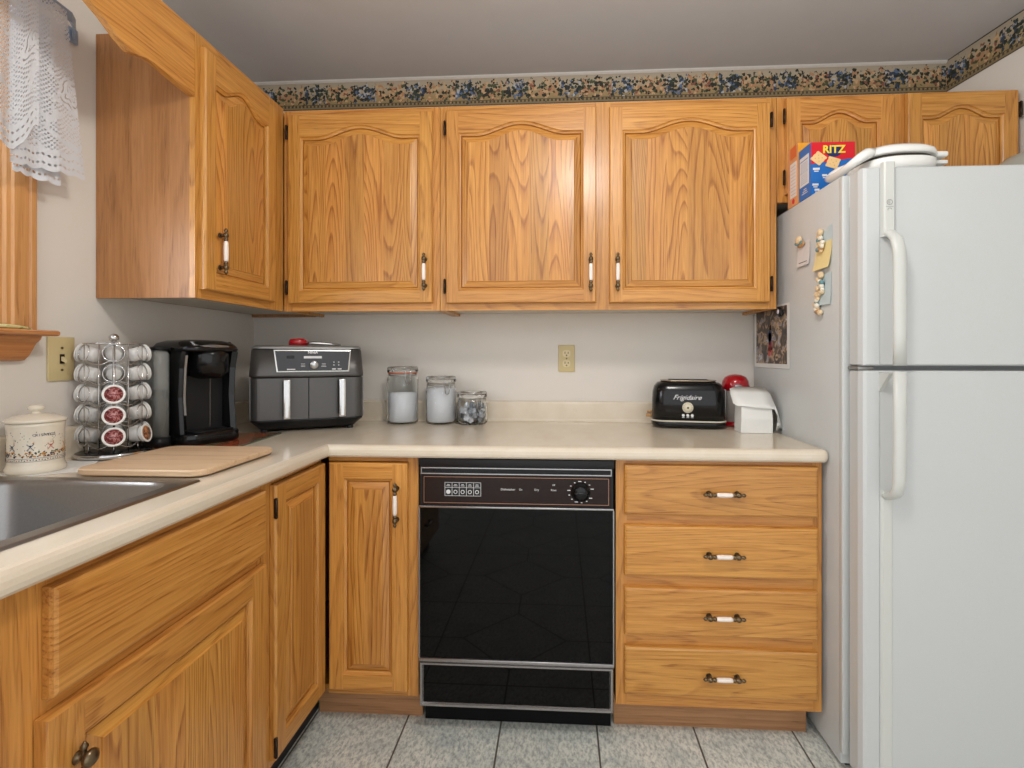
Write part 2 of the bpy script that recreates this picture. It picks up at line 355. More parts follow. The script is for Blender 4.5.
# wallpaper borders
mb = MB(); mb.box(0, 2.955, -.0015, 0, 0, .128); tag(mb.build('trim_5', PAPER, None, Matrix.Translation((0, -.0005, 2.283))), kind='structure')
mb = MB(); mb.box(0, 3.0, -.0015, 0, 0, .128)
tag(mb.build('trim_6', PAPER, None, Matrix.Translation((2.9535, 0, 2.283)) @ Matrix.Rotation(-math.atan2(1, .11), 4, 'Z')), kind='structure')
mb = MB(); mb.box(0, .002, -.79, 0, 0, .14); mb.build('x', PAPER) and None
bpy.data.objects.remove(bpy.data.objects['x'])
mb = MB(); mb.prism([(-.010, ZC), (-.010, ZC-.005), (-.004, ZC-.011), (0, ZC-.011), (0, ZC)], 0, 2.955, 'x'); struct(mb, 'trim_7', plain('bead_offwhite', srgb(198, 194, 188), .6))
# baseboard strip of black vinyl belongs to the left cabinets, built below

# ceiling lamp (just outside the frame): the light source of the room
cl = thing('ceiling_light', 'round flush ceiling lamp with a shallow metal canopy, above the middle of the kitchen', 'ceiling light', (1.5, -1.60, ZC))
mb = MB(); mb.lathe([(.001, -.001), (.11, -.001), (.12, -.012), (.11, -.024), (.03, -.03), (.012, -.04), (.012, -.06), (.001, -.06)]); mb.build('canopy', BRONZE, cl)

# ================================================================ cabinet hardware
def bar_handle(cx, cz, w0, vertical, parent, L=.142):
    """porcelain pull: brass ends and posts, white grip. (cx,cz) centre on a face at depth w0"""
    M = Matrix.Translation((cx, -(w0+.020), cz))
    A = M if vertical else M @ Matrix.Rotation(PI/2, 4, 'Y')
    mb = MB(); h = L/2
    for s in (-1, 1):
        P = [(.0005, h), (.004, h-.003), (.0062, h-.008), (.004, h-.0125), (.0035, h-.014), (.0075, h-.017), (.0085, h-.022), (.0075, h-.027), (.004, h-.0295), (.0065, h-.032), (.0075, h-.0345), (.0055, h-.0385), (.0045, h-.041)]
        mb.lathe([(r, z*s) for r, z in P], A, 14)
        p = A @ Vector((0, 0, s*(h-.022)))
        mb.cyl(p, (p.x, -w0, p.z), .0038, 10, r2=.006); mb.cyl((p.x, -w0-.003, p.z), (p.x, -w0, p.z), .0085, 12)
    mb.cyl(A @ Vector((0, 0, -h+.038)), A @ Vector((0, 0, h-.038)), .003, 8)
    mb.build('handle', BRASS, parent)
    g = h-.040
    mb = MB(); mb.lathe([(.0055, -g), (.0068, -g+.006), (.0074, 0), (.0068, g-.006), (.0055, g)], A, 16)
    mb.build('handle_grip', PORC, parent)
def hinge(x, z, w0, parent, side):
    mb = MB(); mb.box(x-.004+side*.004, x+.004+side*.004, -w0-.003, -w0+.003, z-.026, z+.026, bev=.001, seg=1)
    mb.cyl((x+side*.005, -w0-.003, z-.022), (x+side*.005, -w0-.003, z+.022), .0042, 10)
    mb.sphere((x+side*.005, -w0-.003, z-.024), .0044, n=8); mb.sphere((x+side*.005, -w0-.003, z+.024), .0044, n=8)
    mb.build('hinge', BRONZE, parent)
def front(mb, x0, x1, z0, z1, wb, wf, mi=0, e=.005):
    R = lambda i, w: [(x0+i, -w, z0+i), (x1-i, -w, z0+i), (x1-i, -w, z1-i), (x0+i, -w, z1-i)]
    mb.loft([R(0, wb), R(0, wf-e*1.4), R(e*.35, wf-e*.45), R(e*1.2, wf)], mi, False)
def door(parent, x0, x1, z0, z1, wb, wf, arch=0.0, st=.047, rail=.047, name='door', hand=None, hinges=(), knob=None):
    xi0, xi1, zi0 = x0+st, x1-st, z0+rail
    zs = z1-rail-arch      # shoulder height of the opening
    N = 28 if arch else 1
    def top(t):
        u = (t-.14)/.72
        if u <= 0 or u >= 1: return zs
        s = .5-.5*math.cos(2*PI*u); return zs+arch*(s**.85)
    mb = MB(); e = .004
    R = lambda i, w: [(x0+i, -w, z0+i), (x1-i, -w, z0+i), (x1-i, -w, z1-i), (x0+i, -w, z1-i)]
    rings = [[mb.v(p) for p in R(0, wb)], [mb.v(p) for p in R(0, wf-.006)], [mb.v(p) for p in R(.0015, wf-.002)], [mb.v(p) for p in R(e, wf)]]
    for a, b in zip(rings, rings[1:]):
        for i in range(4): mb.face([a[i], a[(i+1) % 4], b[(i+1) % 4], b[i]], (1, 0, 1, 0)[i])
    mb.face(rings[0][::-1], 0)
    X0, X1, Z0, Z1 = x0+e, x1-e, z0+e, z1-e
    q = lambda pts, mi: mb.poly([(p[0], -wf, p[1]) for p in pts], mi)
    q([(X0, Z0), (xi0, Z0), (xi0, Z1), (X0, Z1)], 0); q([(xi1, Z0), (X1, Z0), (X1, Z1), (xi1, Z1)], 0)
    q([(xi0, Z0), (xi1, Z0), (xi1, zi0), (xi0, zi0)], 1)
    xs = [xi0+(xi1-xi0)*i/N for i in range(N+1)]
    for i in range(N): q([(xs[i], top(i/N)), (xs[i+1], top((i+1)/N)), (xs[i+1], Z1), (xs[i], Z1)], 1)
    def loop(i, w):
        a, b, c = xi0+i, xi1-i, zi0+i; P = [(a, -w, c), (b, -w, c)]
        P += [(b+(a-b)*k/N, -w, top(1-k/N)-i) for k in range(N+1)]
        return P
    L = [[mb.v(p) for p in loop(i, w)] for i, w in ((0, wf), (.001, wf-.003), (.004, wf-.006), (.009, wf-.008), (.0095, wf-.015))]
    n = len(L[0])
    for a, b in zip(L, L[1:]):
        for i in range(n): mb.face([a[i], a[(i+1) % n], b[(i+1) % n], b[i]], 1 if (i == 0 or 2 <= i < n-1) else 0)
    bmesh.ops.recalc_face_normals(mb.bm, faces=mb.bm.faces[:])
    d = mb.build(name, [OAKV, OAKH], parent, fix=False)
    mb = MB()
    L = [[mb.v(p) for p in loop(i, w)] for i, w in ((.0095, wf-.0155), (.0125, wf-.0135), (.0128, wf-.0110), (.0325, wf-.0050), (.0335, wf-.0018), (.035, wf-.0012))]
    for a, b in zip(L, L[1:]):
        for i in range(n): mb.face([a[i], a[(i+1) % n], b[(i+1) % n], b[i]], 1 if i == 0 or (2 <= i < n-1) else 0)
    a, b, c = xi0+.035, xi1-.035, zi0+.035
    for i in range(N):
        u0, u1 = a+(b-a)*i/N, a+(b-a)*(i+1)/N
        mb.poly([(u0, -wf+.0012, c), (u1, -wf+.0012, c), (u1, -wf+.0012, top((i+1)/N)-.035), (u0, -wf+.0012, top(i/N)-.035)], 0)
    mb.build('door_panel', [OAKP, OAKH], d)
    if hand: bar_handle(hand[0], hand[1], wf, True, d)
    for hx, hz, sd in hinges: hinge(hx, hz, wf-.004, d, sd)
    return d
def drawer(parent, x0, x1, z0, z1, wb, wf, handle=True, name='drawer'):
    mb = MB(); front(mb, x0, x1, z0, z1, wb, wf, 0, .006)
    d = mb.build(name, OAKH, parent)
    if handle: bar_handle((x0+x1)/2+.006, (z0+z1)/2-.006, wf, False, d, .128)
    return d
def face_frame(parent, bars, wb, wf):
    """bars: (x0,x1,z0,z1,'v'|'h')"""
    mb = MB()
    for x0, x1, z0, z1, k in bars: mb.box(x0, x1, -wf, -wb, z0, z1, 0 if k == 'v' else 1)
    return mb.build('face_frame', [OAKV, OAKH], parent)

# ================================================================ wall cabinets
ZB, ZT = 1.366, 2.142; WF, WD = .305, .326
def carcass(parent, x0, x1, z0, z1, depth, end_mat, rec=.012, shelf=True):
    mb = MB()
    mb.box(x0, x0+.016, -depth, -.002, z0, z1); mb.box(x1-.016, x1, -depth, -.002, z0, z1)
    mb.box(x0+.016, x1-.016, -.012, -.002, z0+rec, z1); mb.box(x0+.016, x1-.016, -depth, -.012, z1-.016, z1)
    mb.box(x0+.016, x1-.016, -depth, -.012, z0+rec, z0+rec+.014, 1)
    return mb.build('carcass', [end_mat, LAPALE], parent)
RZL = PI/2
# left wall: local x = world y - oy, local -y = world +x
OY = -.787
c = thing('wall_cabinet', 'oak wall cabinet on the left wall with a brown printed side facing the window', 'kitchen cabinet', (0, OY, 0), RZL, 'upper oak cabinets')
carcass(c, 0, .785, ZB, ZT, .288, LAMS)
face_frame(c, [(0, .030, ZB, ZT, 'v'), (.380, .480, ZB, ZT, 'v'), (.030, .380, ZT-.045, ZT, 'h'), (.030, .380, ZB, ZB+.038, 'h')], .288, WF)
door(c, .016, .392, 1.392, 2.104, WF+.001, WD, .040, hand=(.079, 1.515))
ZTB = 2.134
# back wall
c = thing('wall_cabinet', 'single-door oak wall cabinet in the left corner of the back wall, above the air fryer', 'kitchen cabinet', (0, 0, 0), 0, 'upper oak cabinets')
carcass(c, .308, .912, ZB, ZTB, .288, OAKV)
face_frame(c, [(.308, .340, ZB, ZTB, 'v'), (.880, .912, ZB, ZTB, 'v'), (.340, .880, ZTB-.045, ZTB, 'h'), (.340, .880, ZB, ZB+.038, 'h')], .288, WF)
door(c, .331, .887, 1.394, 2.112, WF+.001, WD, .040, hand=(.861, 1.507), hinges=((.331, 2.045, -1), (.331, 1.455, -1)))
c = thing('wall_cabinet', 'wide two-door oak wall cabinet in the middle of the back wall, above the glass jars', 'kitchen cabinet', (0, 0, 0), 0, 'upper oak cabinets')
carcass(c, .914, 2.147, ZB, ZTB, .288, OAKV)
face_frame(c, [(.914, .945, ZB, ZTB, 'v'), (1.492, 1.550, ZB, ZTB, 'v'), (2.112, 2.147, ZB, ZTB, 'v'), (.945, 1.492, ZTB-.045, ZTB, 'h'), (.945, 1.492, ZB, ZB+.038, 'h'), (1.550, 2.112, ZTB-.045, ZTB, 'h'), (1.550, 2.112, ZB, ZB+.038, 'h')], .288, WF)
door(c, .939, 1.497, 1.392, 2.112, WF+.001, WD, .040, hand=(1.476, 1.50), hinges=((.939, 2.045, -1), (.939, 1.455, -1)))
door(c, 1.545, 2.119, 1.390, 2.108, WF+.001, WD, .040, hand=(1.573, 1.50), hinges=((2.119, 2.045, 1), (2.119, 1.455, 1)))
c = thing('wall_cabinet', 'short two-door oak wall cabinet over the refrigerator', 'kitchen cabinet', (0, 0, 0), 0, 'upper oak cabinets')
carcass(c, 2.149, 2.968, 1.752, ZTB, .288, OAKV)
face_frame(c, [(2.149, 2.185, 1.752, ZTB, 'v'), (2.545, 2.600, 1.752, ZTB, 'v'), (2.955, 2.968, 1.752, ZTB, 'v'), (2.185, 2.545, ZTB-.04, ZTB, 'h'), (2.185, 2.545, 1.752, 1.79, 'h'), (2.600, 2.955, ZTB-.04, ZTB, 'h'), (2.600, 2.955, 1.752, 1.79, 'h')], .288, WF)
door(c, 2.176, 2.549, 1.777, 2.122, WF+.001, WD, .036, hand=(2.520, 1.862), hinges=((2.172, 2.055, -1), (2.172, 1.835, -1)))
door(c, 2.593, 2.966, 1.777, 2.128, WF+.001, WD, .036, hand=(2.622, 1.862), hinges=((2.968, 2.06, 1),))
# wavy valance board over the window
mb = MB()
PT = [(0, 1.950), (-.05, 1.953), (-.10, 1.958), (-.15, 1.963), (-.178, 1.960), (-.20, 1.953), (-.225, 1.948), (-.26, 1.962), (-.30, 1.985), (-.35, 2.005), (-.42, 2.02), (-.55, 2.03), (-.68, 2.035), (-.81, 2.03), (-.94, 2.02), (-1.01, 2.005), (-1.06, 1.985), (-1.11, 1.955), (-1.16, 1.95), (-1.24, 1.96), (-1.36, 1.95)]
mb.bm.faces.new
pts = [(p[0], p[1]) for p in PT]
for a, b in zip(pts, pts[1:]):
    mb.loft([[(a[0], -WF, a[1]), (a[0], -WF+.018, a[1]), (a[0], -WF+.018, ZT), (a[0], -WF, ZT)], [(b[0], -WF, b[1]), (b[0], -WF+.018, b[1]), (b[0], -WF+.018, ZT), (b[0], -WF, ZT)]], 0, False, False, False)
bmesh.ops.remove_doubles(mb.bm, verts=mb.bm.verts[:], dist=1e-5)
vb = mb.build('valance_board', OAKH, None, Matrix.Translation((0, OY-.001, 0)) @ Matrix.Rotation(RZL, 4, 'Z'))
tag(vb, 'oak valance board with a wavy lower edge, bridging the window from the left wall cabinet', 'valance')

# ================================================================ base cabinets
BT = .874; BF, BD = .600, .620; KZ = .108
def kick(parent, x0, x1, w, mat=KICK, z1=KZ, name='toe_kick'):
    mb = MB(); mb.box(x0, x1, -w, -w+.016, .0, z1); return mb.build(name, mat, parent)
# corner cabinet: L shaped, two doors meeting in the inner corner
c = thing('corner_base_cabinet', 'oak corner base cabinet with two narrow raised-panel doors meeting in the inside corner', 'kitchen cabinet', (0, 0, 0), 0, 'lower oak cabinets')
mb = MB(); mb.box(.004, .910, -.020, -.004, KZ, BT); mb.box(.004, .020, -.945, -.020, KZ, BT); mb.box(.894, .910, -.582, -.020, KZ, BT); mb.box(.020, .582, -.945, -.929, KZ, BT)
mb.box(.02, .894, -.582, -.02, KZ, KZ+.016); mb.box(.02, .582, -.929, -.582, KZ, KZ+.016); mb.build('carcass', OAKV, c)
mb = MB()
mb.box(.618, .875, -BF, -.582, BT-.016, BT, 1); mb.box(.618, .875, -BF, -.582, KZ, KZ+.03, 1); mb.box(.875, .912, -BF, -.582, KZ, BT, 0)
mb.box(.582, .600, -.905, -.618, BT-.016, BT, 1); mb.box(.582, .600, -.905, -.618, KZ, KZ+.03, 1); mb.box(.582, .600, -.950, -.905, KZ, BT, 0)
mb.build('face_frame', [OAKV, OAKH], c)
door(c, .626, .881, .130, .856, BF+.001, BD, 0, .048, .050, hand=(.848, .728))
# left-run door of the corner unit lives in a turned frame
lf = bpy.data.objects.new('bi_fold_leaf', None)
def ldoor(parent, y0, y1, z0, z1, **k):
    d = door(parent, y0, y1, z0, z1, BF+.001, BD, 0, **k)
    return d
d = door(c, -.912, -.626, .130, .856, BF+.001, BD, 0, .048, .050, hinges=((-.906, .795, -1), (-.906, .165, -1)))
d.rotation_euler = (0, 0, RZL)
kick(c, .556, .908, .535)
mb = MB(); mb.box(.528, .545, -.945, -.52, 0, KZ); mb.build('toe_kick', BLACKR, c)
bpy.data.objects.remove(lf)
# sink base: local x = y + 1.569
c = thing('sink_base_cabinet', 'oak sink base cabinet with a wide false drawer front over a raised-panel door', 'kitchen cabinet', (0, -1.571, 0), RZL, 'lower oak cabinets')
mb = MB(); mb.box(0, .016, -.582, -.004, KZ, BT-.2); mb.box(.603, .619, -.582, -.004, KZ, BT-.2); mb.box(.016, .603, -.582, -.004, KZ, KZ+.016); mb.box(.016, .603, -.016, -.004, KZ, BT-.25); mb.build('carcass', OAKV, c)
face_frame(c, [(0, .070, KZ, BT, 'v'), (.600, .619, KZ, BT, 'v'), (.070, .600, BT-.03, BT, 'h'), (.070, .600, .655, .705, 'h'), (.070, .600, KZ, KZ+.04, 'h')], .582, BF)
drawer(c, .062, .616, .690, .856, BF+.001, BD, False, 'false_drawer_front')
d = door(c, .050, .616, .130, .667, BF+.001, BD, 0, .062, .060)
mb = MB(); M = Matrix.Translation((.098, -BD, .578)) @ Matrix.Diagonal((.85, .85, .85, 1))
mb.lathe([(.010, 0), (.012, .002), (.006, .006), (.005, .014), (.011, .019), (.0155, .024), (.0155, .029), (.010, .034), (.001, .036)], M @ Matrix.Rotation(PI/2, 4, 'X'), 20)
for s in (-1, 1): mb.lathe([(.001, s*.030), (.004, s*.026), (.007, s*.020), (.004, s*.014), (.005, s*.008), (.004, 0)], M @ Matrix.Translation((0, -.014, 0)), 12)
mb.build('knob', BRASS, d)
kick(c, 0, .619, .545, BLACKR)
# drawer unit nearest the camera
c = thing('drawer_base_cabinet', 'oak drawer cabinet cut off by the left edge of the photo, beyond the sink cabinet', 'kitchen cabinet', (0, -2.19, 0), RZL, 'lower oak cabinets')
carcass(c, 0, .617, KZ, BT, .582, OAKV)
face_frame(c, [(0, .06, KZ, BT, 'v'), (.600, .617, KZ, BT, 'v'), (.04, .608, BT-.03, BT, 'h'), (.04, .608, .640, .715, 'h'), (.04, .608, .380, .450, 'h'), (.04, .608, KZ, KZ+.04, 'h')], .582, BF)
drawer(c, .05, .612, .690, .856, BF+.001, BD); drawer(c, .05, .612, .42, .667, BF+.001, BD); drawer(c, .05, .612, .130, .40, BF+.001, BD)
kick(c, 0, .617, .545, BLACKR)
# four-drawer unit on the right
c = thing('drawer_base_cabinet', 'oak base cabinet with four drawers between the dishwasher and the refrigerator', 'kitchen cabinet', (0, 0, 0), 0, 'lower oak cabinets')
mb = MB(); mb.box(1.538, 1.554, -.582, -.004, KZ, BT); mb.box(2.146, 2.162, -.582, -.004, KZ, BT); mb.box(1.554, 2.146, -.582, -.004, KZ, KZ+.016); mb.box(1.554, 2.146, -.016, -.004, KZ, BT); mb.build('carcass', OAKV, c)
face_frame(c, [(1.538, 1.572, KZ, BT, 'v'), (2.135, 2.162, KZ, BT, 'v'), (1.572, 2.135, BT-.03, BT, 'h'), (1.572, 2.135, .655, .72, 'h'), (1.572, 2.135, .465, .53, 'h'), (1.572, 2.135, .28, .345, 'h'), (1.572, 2.135, KZ, .175, 'h')], .582, BF)
for n_, (z0, z1) in zip(('top', 'second', 'third', 'bottom'), ((.704, .860), (.517, .673), (.334, .482), (.150, .299))):
    drawer(c, 1.563, 2.144, z0, z1, BF+.001, BD)
kick(c, 1.538, 2.146, .535)

# ================================================================ worktop, splashback, sink
ct = thing('worktop', 'L-shaped beige laminate worktop with a low matching splashback', 'countertop', (0, 0, BT+.002))
z0, z1 = 0, .038
mb = MB(); XE = 2.172; SX0, SX1, SY0, SY1 = .060, .545, -1.552, -1.118
def slab(x0, x1, y0, y1): mb.box(x0, x1, y0, y1, z0, z1)
slab(.002, .615, -.615, -.002); slab(.615, XE-.0205, -.615, -.002)
slab(.002, .615, SY1, -.615); slab(.002, SX0, SY0, SY1); slab(SX1, .615, SY0, SY1); slab(.002, .615, -2.7, SY0)
EP = [(0, 0), (.013, .0), (.0185, .006), (.020, .014), (.020, .024), (.0175, .031), (.012, .036), (.004, .038), (0, .038)]
def edge(a, b, na, nb):  # sweep profile from a to b, offsets along na/nb (mitred)
    mb.loft([[(a[0]+na[0]*w, a[1]+na[1]*w, z) for w, z in EP], [(b[0]+nb[0]*w, b[1]+nb[1]*w, z) for w, z in EP]], 0, False)
edge((.615, -2.7), (.615, -.615), (1, 0), (1, -1))
edge((.615, -.615), (XE-.0205, -.615), (1, -1), (0, -1))
for k in range(6):
    a0, a1 = -PI/2+PI/2*k/6, -PI/2+PI/2*(k+1)/6
    edge((XE-.0205, -.615), (XE-.0205, -.615), (math.cos(a0), math.sin(a0)), (math.cos(a1), math.sin(a1)))
edge((XE-.0205, -.615), (XE-.0205, -.002), (1, 0), (1, 0))
mb.build('worktop_slab', COUNTER, ct)
SP = [(0, 0), (.030, 0), (.022, .004), (.020, .012), (.020, .078), (.017, .084), (.010, .087), (0, .087)]
mb = MB(); mb.loft([[(x, -.001-w, .0381+z) for w, z in SP] for x in (.001, XE)], 0, False)
mb.build('splashback', COUNTER, ct)
mb = MB(); mb.loft([[(.001+w, y, .0381+z) for w, z in SP] for y in (-2.7, -.022)], 0, False)
mb.build('splashback', COUNTER, ct)
CT = BT+.002+.038   # .914
sk = thing('kitchen_sink', 'stainless steel drop-in sink set in the worktop below the window', 'sink', (0, 0, CT))
mb = MB(); ox0, ox1, oy0, oy1 = .045, .557, -1.567, -1.103
def bowl(bx0, bx1, by0, by1):
    R = [rrect(bx0-.004, bx1+.004, by0-.004, by1+.004, .062, .0042, 8), rrect(bx0, bx1, by0, by1, .06, .003, 8), rrect(bx0+.004, bx1-.004, by0+.004, by1-.004, .058, -.006, 8), rrect(bx0+.012, bx1-.012, by0+.012, by1-.012, .055, -.15, 8), rrect(bx0+.03, bx1-.03, by0+.03, by1-.03, .05, -.175, 8), rrect(bx0+.18, bx1-.18, by0+.18, by1-.18, .02, -.182, 8)]
    mb.loft(R, 0, True, False, True)
    return R[0]
R1 = bowl(.100, .520, -1.535, -1.140)
# flat deck around the bowls as a grid of strips that follow the bowl corners
def deck(R, dx0, dx1, dy0, dy1):
    n = len(R); O = []
    for p in R:
        cx, cy = (dx0+dx1)/2, (dy0+dy1)/2
        sx, sy = (dx1-dx0)/2, (dy1-dy0)/2
        bx, by = (max(q[0] for q in R)-min(q[0] for q in R))/2, (max(q[1] for q in R)-min(q[1] for q in R))/2
        bcx, bcy = (max(q[0] for q in R)+min(q[0] for q in R))/2, (max(q[1] for q in R)+min(q[1] for q in R))/2
        ux, uy = (p[0]-bcx)/bx, (p[1]-bcy)/by; m = max(abs(ux), abs(uy)); O.append((cx+ux/m*sx, cy+uy/m*sy, .0042))
    mb.loft([O, R], 0, False, False, False)
deck(R1, ox0+.008, ox1-.008, oy0+.008, oy1-.008)
A = rrect(ox0, ox1, oy0, oy1, .012, .0008, 3); B = rrect(ox0+.002, ox1-.002, oy0+.002, oy1-.002, .012, .0036, 3); C_ = rrect(ox0+.008, ox1-.008, oy0+.008, oy1-.008, .002, .0042, 3)
mb.loft([A, B, C_], 0, True, False, False)
mb.build('sink_basin', STEEL, sk)
mb = MB(); mb.lathe([(.001, -.180), (.038, -.180), (.043, -.1805), (.045, -.182)], Matrix.Translation((.31, -1.37, 0)), 24); mb.build('drain', CHROME, sk)
# ================================================================ dishwasher
dw = thing('dishwasher', 'black glass-fronted dishwasher with silver trim between the oak base cabinets', 'dishwasher', (.916, 0, 0))
DWW = .617
mb = MB(); mb.box(.004, DWW-.004, -.585, -.01, .09, .868); mb.build('tub', BLACKM, dw)
mb = MB(); mb.box(.006, DWW-.006, -.552, -.540, .004, .088); mb.build('toe_panel', plain('toe_black', srgb(12, 12, 13), .7, spec=.2), dw)
mb = MB(); mb.box(.001, DWW-.001, -.620, -.585, .846, .872, bev=.002); mb.box(.004, DWW-.004, -.612, -.585, .715, .846); mb.build('console', BLACKM, dw)
SIL = plain('satin_trim_metal', srgb(168, 166, 166), .25, .9, mottle=.12, scale=120)
COP = plain('copper_outline', srgb(176, 132, 108), .3, .8)
mb = MB(); mb.box(.010, DWW-.010, -.622, -.612, .842, .8455); mb.box(.010, DWW-.010, -.624, -.612, .8245, .828)
mb.box(.010, .0125, -.622, -.612, .828, .842); mb.box(DWW-.0125, DWW-.010, -.622, -.612, .828, .842)
mb.box(.004, DWW-.004, -.6255, -.612, .7185, .7245, bev=.001); lab(mb.build('trim_strip', SIL, dw), 'silver trim line')
mb = MB()
for k in range(38): mb.box(.045+k*.0055, .0478+k*.0055, -.6145, -.612, .8295, .8405)
lab(mb.build('vent_grille', BLACKG, dw), 'black vent slots')
BRN = plain('walnut_dark_panel', srgb(34, 20, 15), .25, coat=.0, spec=.3, mottle=.25, scale=90)
mb = MB(); mb.box(.012, DWW-.012, -.617, -.612, .7265, .8225); cp = lab(mb.build('control_panel', BRN, dw), 'very dark brown control panel')
mb = MB()
for a in ((.018, DWW-.018, .814, .8155), (.018, DWW-.018, .7325, .734)): mb.box(a[0], a[1], -.618, -.6169, a[2], a[3])
for a in ((.018, .0195), (DWW-.0195, DWW-.018)): mb.box(a[0], a[1], -.618, -.6169, .734, .814)
lab(mb.build('outline', COP, cp), 'thin copper outline')
mb = MB(); mb.box(.085, .200, -.6176, -.6169, .755, .798, 0)
for a in ((.085, .200, .797, .798), (.085, .200, .755, .756), (.085, .200, .781, .782)): mb.box(a[0], a[1], -.6182, -.6176, a[2], a[3], 1)
for k in range(6): mb.box(.085+k*.0228, .0862+k*.0228, -.6182, -.6176, .755, .798, 1)
for k in range(5):
    x = .0965+k*.0228
    mb.cyl((x, -.6176, .768), (x, -.6186, .768), .0062 if k else .007, 14, 1)
    if k: mb.cyl((x, -.6184, .768), (x, -.6190, .768), .0042, 12, 0)
    mb.box(x-.006, x+.006, -.6184, -.6176, .786, .7875, 1); mb.box(x-.004, x+.004, -.6184, -.6176, .790, .7915, 1)
lab(mb.build('button_panel', [BLACKM, WHITEP], cp), 'row of five wash buttons')
for x, s_, txt in ((.285, .0095, 'Dishwasher'), (.325, .008, 'On'), (.375, .009, 'Dry'), (.428, .008, 'Rinse'), (.428, .007, 'Off')):
    writing('panel_lettering', txt, s_, WHITEP, cp, onfront(x, .6172, .7775 if txt != 'Off' else .793), ext=.0003)
mb = MB(); M = Matrix.Translation((.512, -.617, .773)) @ Matrix.Rotation(PI/2, 4, 'X')
mb.lathe([(.030, 0), (.0295, .003), (.022, .005), (.020, .018), (.018, .020), (.001, .020)], M, 32)
mb.box(-.019+.512, .019+.512, -.641, -.636, .770, .776, bev=.0015)
mb.build('knob', BLACKG, cp)
mb = MB()
for k in range(13):
    a = PI*2*k/14+.3; x, z = .512+math.cos(a)*.037, .773+math.sin(a)*.033; q = .0022 if k % 3 else .005
    mb.box(x-q, x+q, -.6178, -.6169, z-.0012, z+.0012)
mb.build('dial_marks', WHITEP, cp)
mb = MB(); mb.box(.004, DWW-.004, -.614, -.588, .243, .717); mb.build('door_glass', DWGLASS, dw)
mb = MB(); mb.box(.0015, .0055, -.618, -.588, .239, .717); mb.box(DWW-.0055, DWW-.0015, -.618, -.588, .239, .717); mb.box(.0015, DWW-.0015, -.620, -.588, .231, .2415, bev=.0015)
lab(mb.build('door_trim', SIL, dw), 'silver trim around the door')
mb = MB(); mb.box(.016, DWW-.016, -.612, -.588, .098, .222); mb.build('lower_panel', DWGLASS, dw)
mb = MB(); o_, i_ = [(.004, .088), (DWW-.004, .088), (DWW-.004, .229), (.004, .229)], [(.016, .100), (DWW-.016, .100), (DWW-.016, .218), (.016, .218)]
def fr(p, w): return [(x, -w, z) for x, z in p]
o2 = [(.006, .091), (DWW-.006, .091), (DWW-.006, .226), (.006, .226)]; i2 = [(.012, .097), (DWW-.012, .097), (DWW-.012, .221), (.012, .221)]
mb.loft([fr(o_, .588), fr(o_, .613), fr(o2, .619), fr(i2, .619), fr(i_, .613), fr(i_, .60)], 0, False, False, False)
lab(mb.build('lower_panel_frame', SIL, dw), 'silver frame of the lower panel')

# ================================================================ refrigerator
FX, FY = 2.187, -.695
rf = thing('refrigerator', 'tall white top-freezer refrigerator to the right of the drawers', 'refrigerator', (FX, 0, 0))
FW = .757
mb = MB(); mb.box(-.013, FW, FY+.012, -.012, .016, 1.716, bev=.004); mb.box(-.0135, .012, FY, FY+.02, .05, 1.714, bev=.003); mb.box(FW-.012, FW, FY, FY+.02, .05, 1.714, bev=.003)
mb.box(.004, FW-.004, FY-.002, FY+.02, 1.62, 1.714, bev=.002)
mb.build('cabinet_body', FRIDGE, rf)
mb = MB(); mb.box(.01, FW-.01, FY+.03, -.05, .0, .016); lab(mb.build('base_rail', BLACKM, rf), 'black base rail')
mb = MB(); mb.box(.008, FW-.008, FY-.012, FY, .105, 1.150); mb.box(.008, FW-.008, FY-.012, FY, 1.175, 1.705); lab(mb.build('door_gasket', plain('grey_rubber', srgb(188, 188, 186), .7), rf), 'grey door gasket')
def fdoor(name, z0, z1):
    mb = MB(); y0, y1 = -.712-.052, -.707
    def sec(z): return [(0, y1, z), (.0, y0+.018, z), (.006, y0+.004, z), (.014, y0, z), (.0465, y0, z), (.0475, y0+.003, z), (.049, y0+.003, z), (.050, y0, z), (.30, y0-.001, z), (FW-.014, y0, z), (FW-.006, y0+.004, z), (FW, y0+.018, z), (FW, y1, z)]
    def inset(z, i): return [(min(max(p[0], i), FW-i), min(max(p[1], y0+i), y1), z) for p in sec(z)]
    mb.loft([inset(z0, .004), sec(z0+.004), sec(z1-.004), inset(z1, .004)], 0, False)
    return mb.build(name, FRIDGE, rf)
fd = fdoor('freezer_door', 1.170, 1.712); ld = fdoor('fridge_door', .030, 1.156)
YD = -.764
def strip(mb, x0, x1, z0, z1, th):
    mb.loft([[(x0, YD, z), (x0+.002, YD-th+.003, z), (x0+.006, YD-th, z), (x1-.006, YD-th, z), (x1-.001, YD-th+.004, z), (x1, YD, z)] for z in (z0, z1)], 0, False)
def grip(mb, zs, outs, x):
    rings = []
    for z, o, hw in zip(zs, outs, [.017]*len(zs)):
        n = 14; rings.append([(x+hw*math.cos(2*PI*k/n), YD-o+.010*math.sin(2*PI*k/n), z) for k in range(n)])
    mb.loft(rings, 0, True)
def path_grip(mb, pts, hw=.0165, hd=.010):
    # pts (out, z): oval section swept in the y-z plane
    n = 14; rings = []
    for i, (o, z) in enumerate(pts):
        a, b = pts[max(i-1, 0)], pts[min(i+1, len(pts)-1)]; d = Vector((b[0]-a[0], b[1]-a[1])).normalized(); nx, nz = -d.y, d.x
        rings.append([(.068+hw*math.cos(2*PI*k/n), YD-o-nx*hd*math.sin(2*PI*k/n), z+nz*hd*math.sin(2*PI*k/n)) for k in range(n)])
    mb.loft(rings, 0, True)
mb = MB(); strip(mb, .050, .083, 1.520, 1.722, .014)
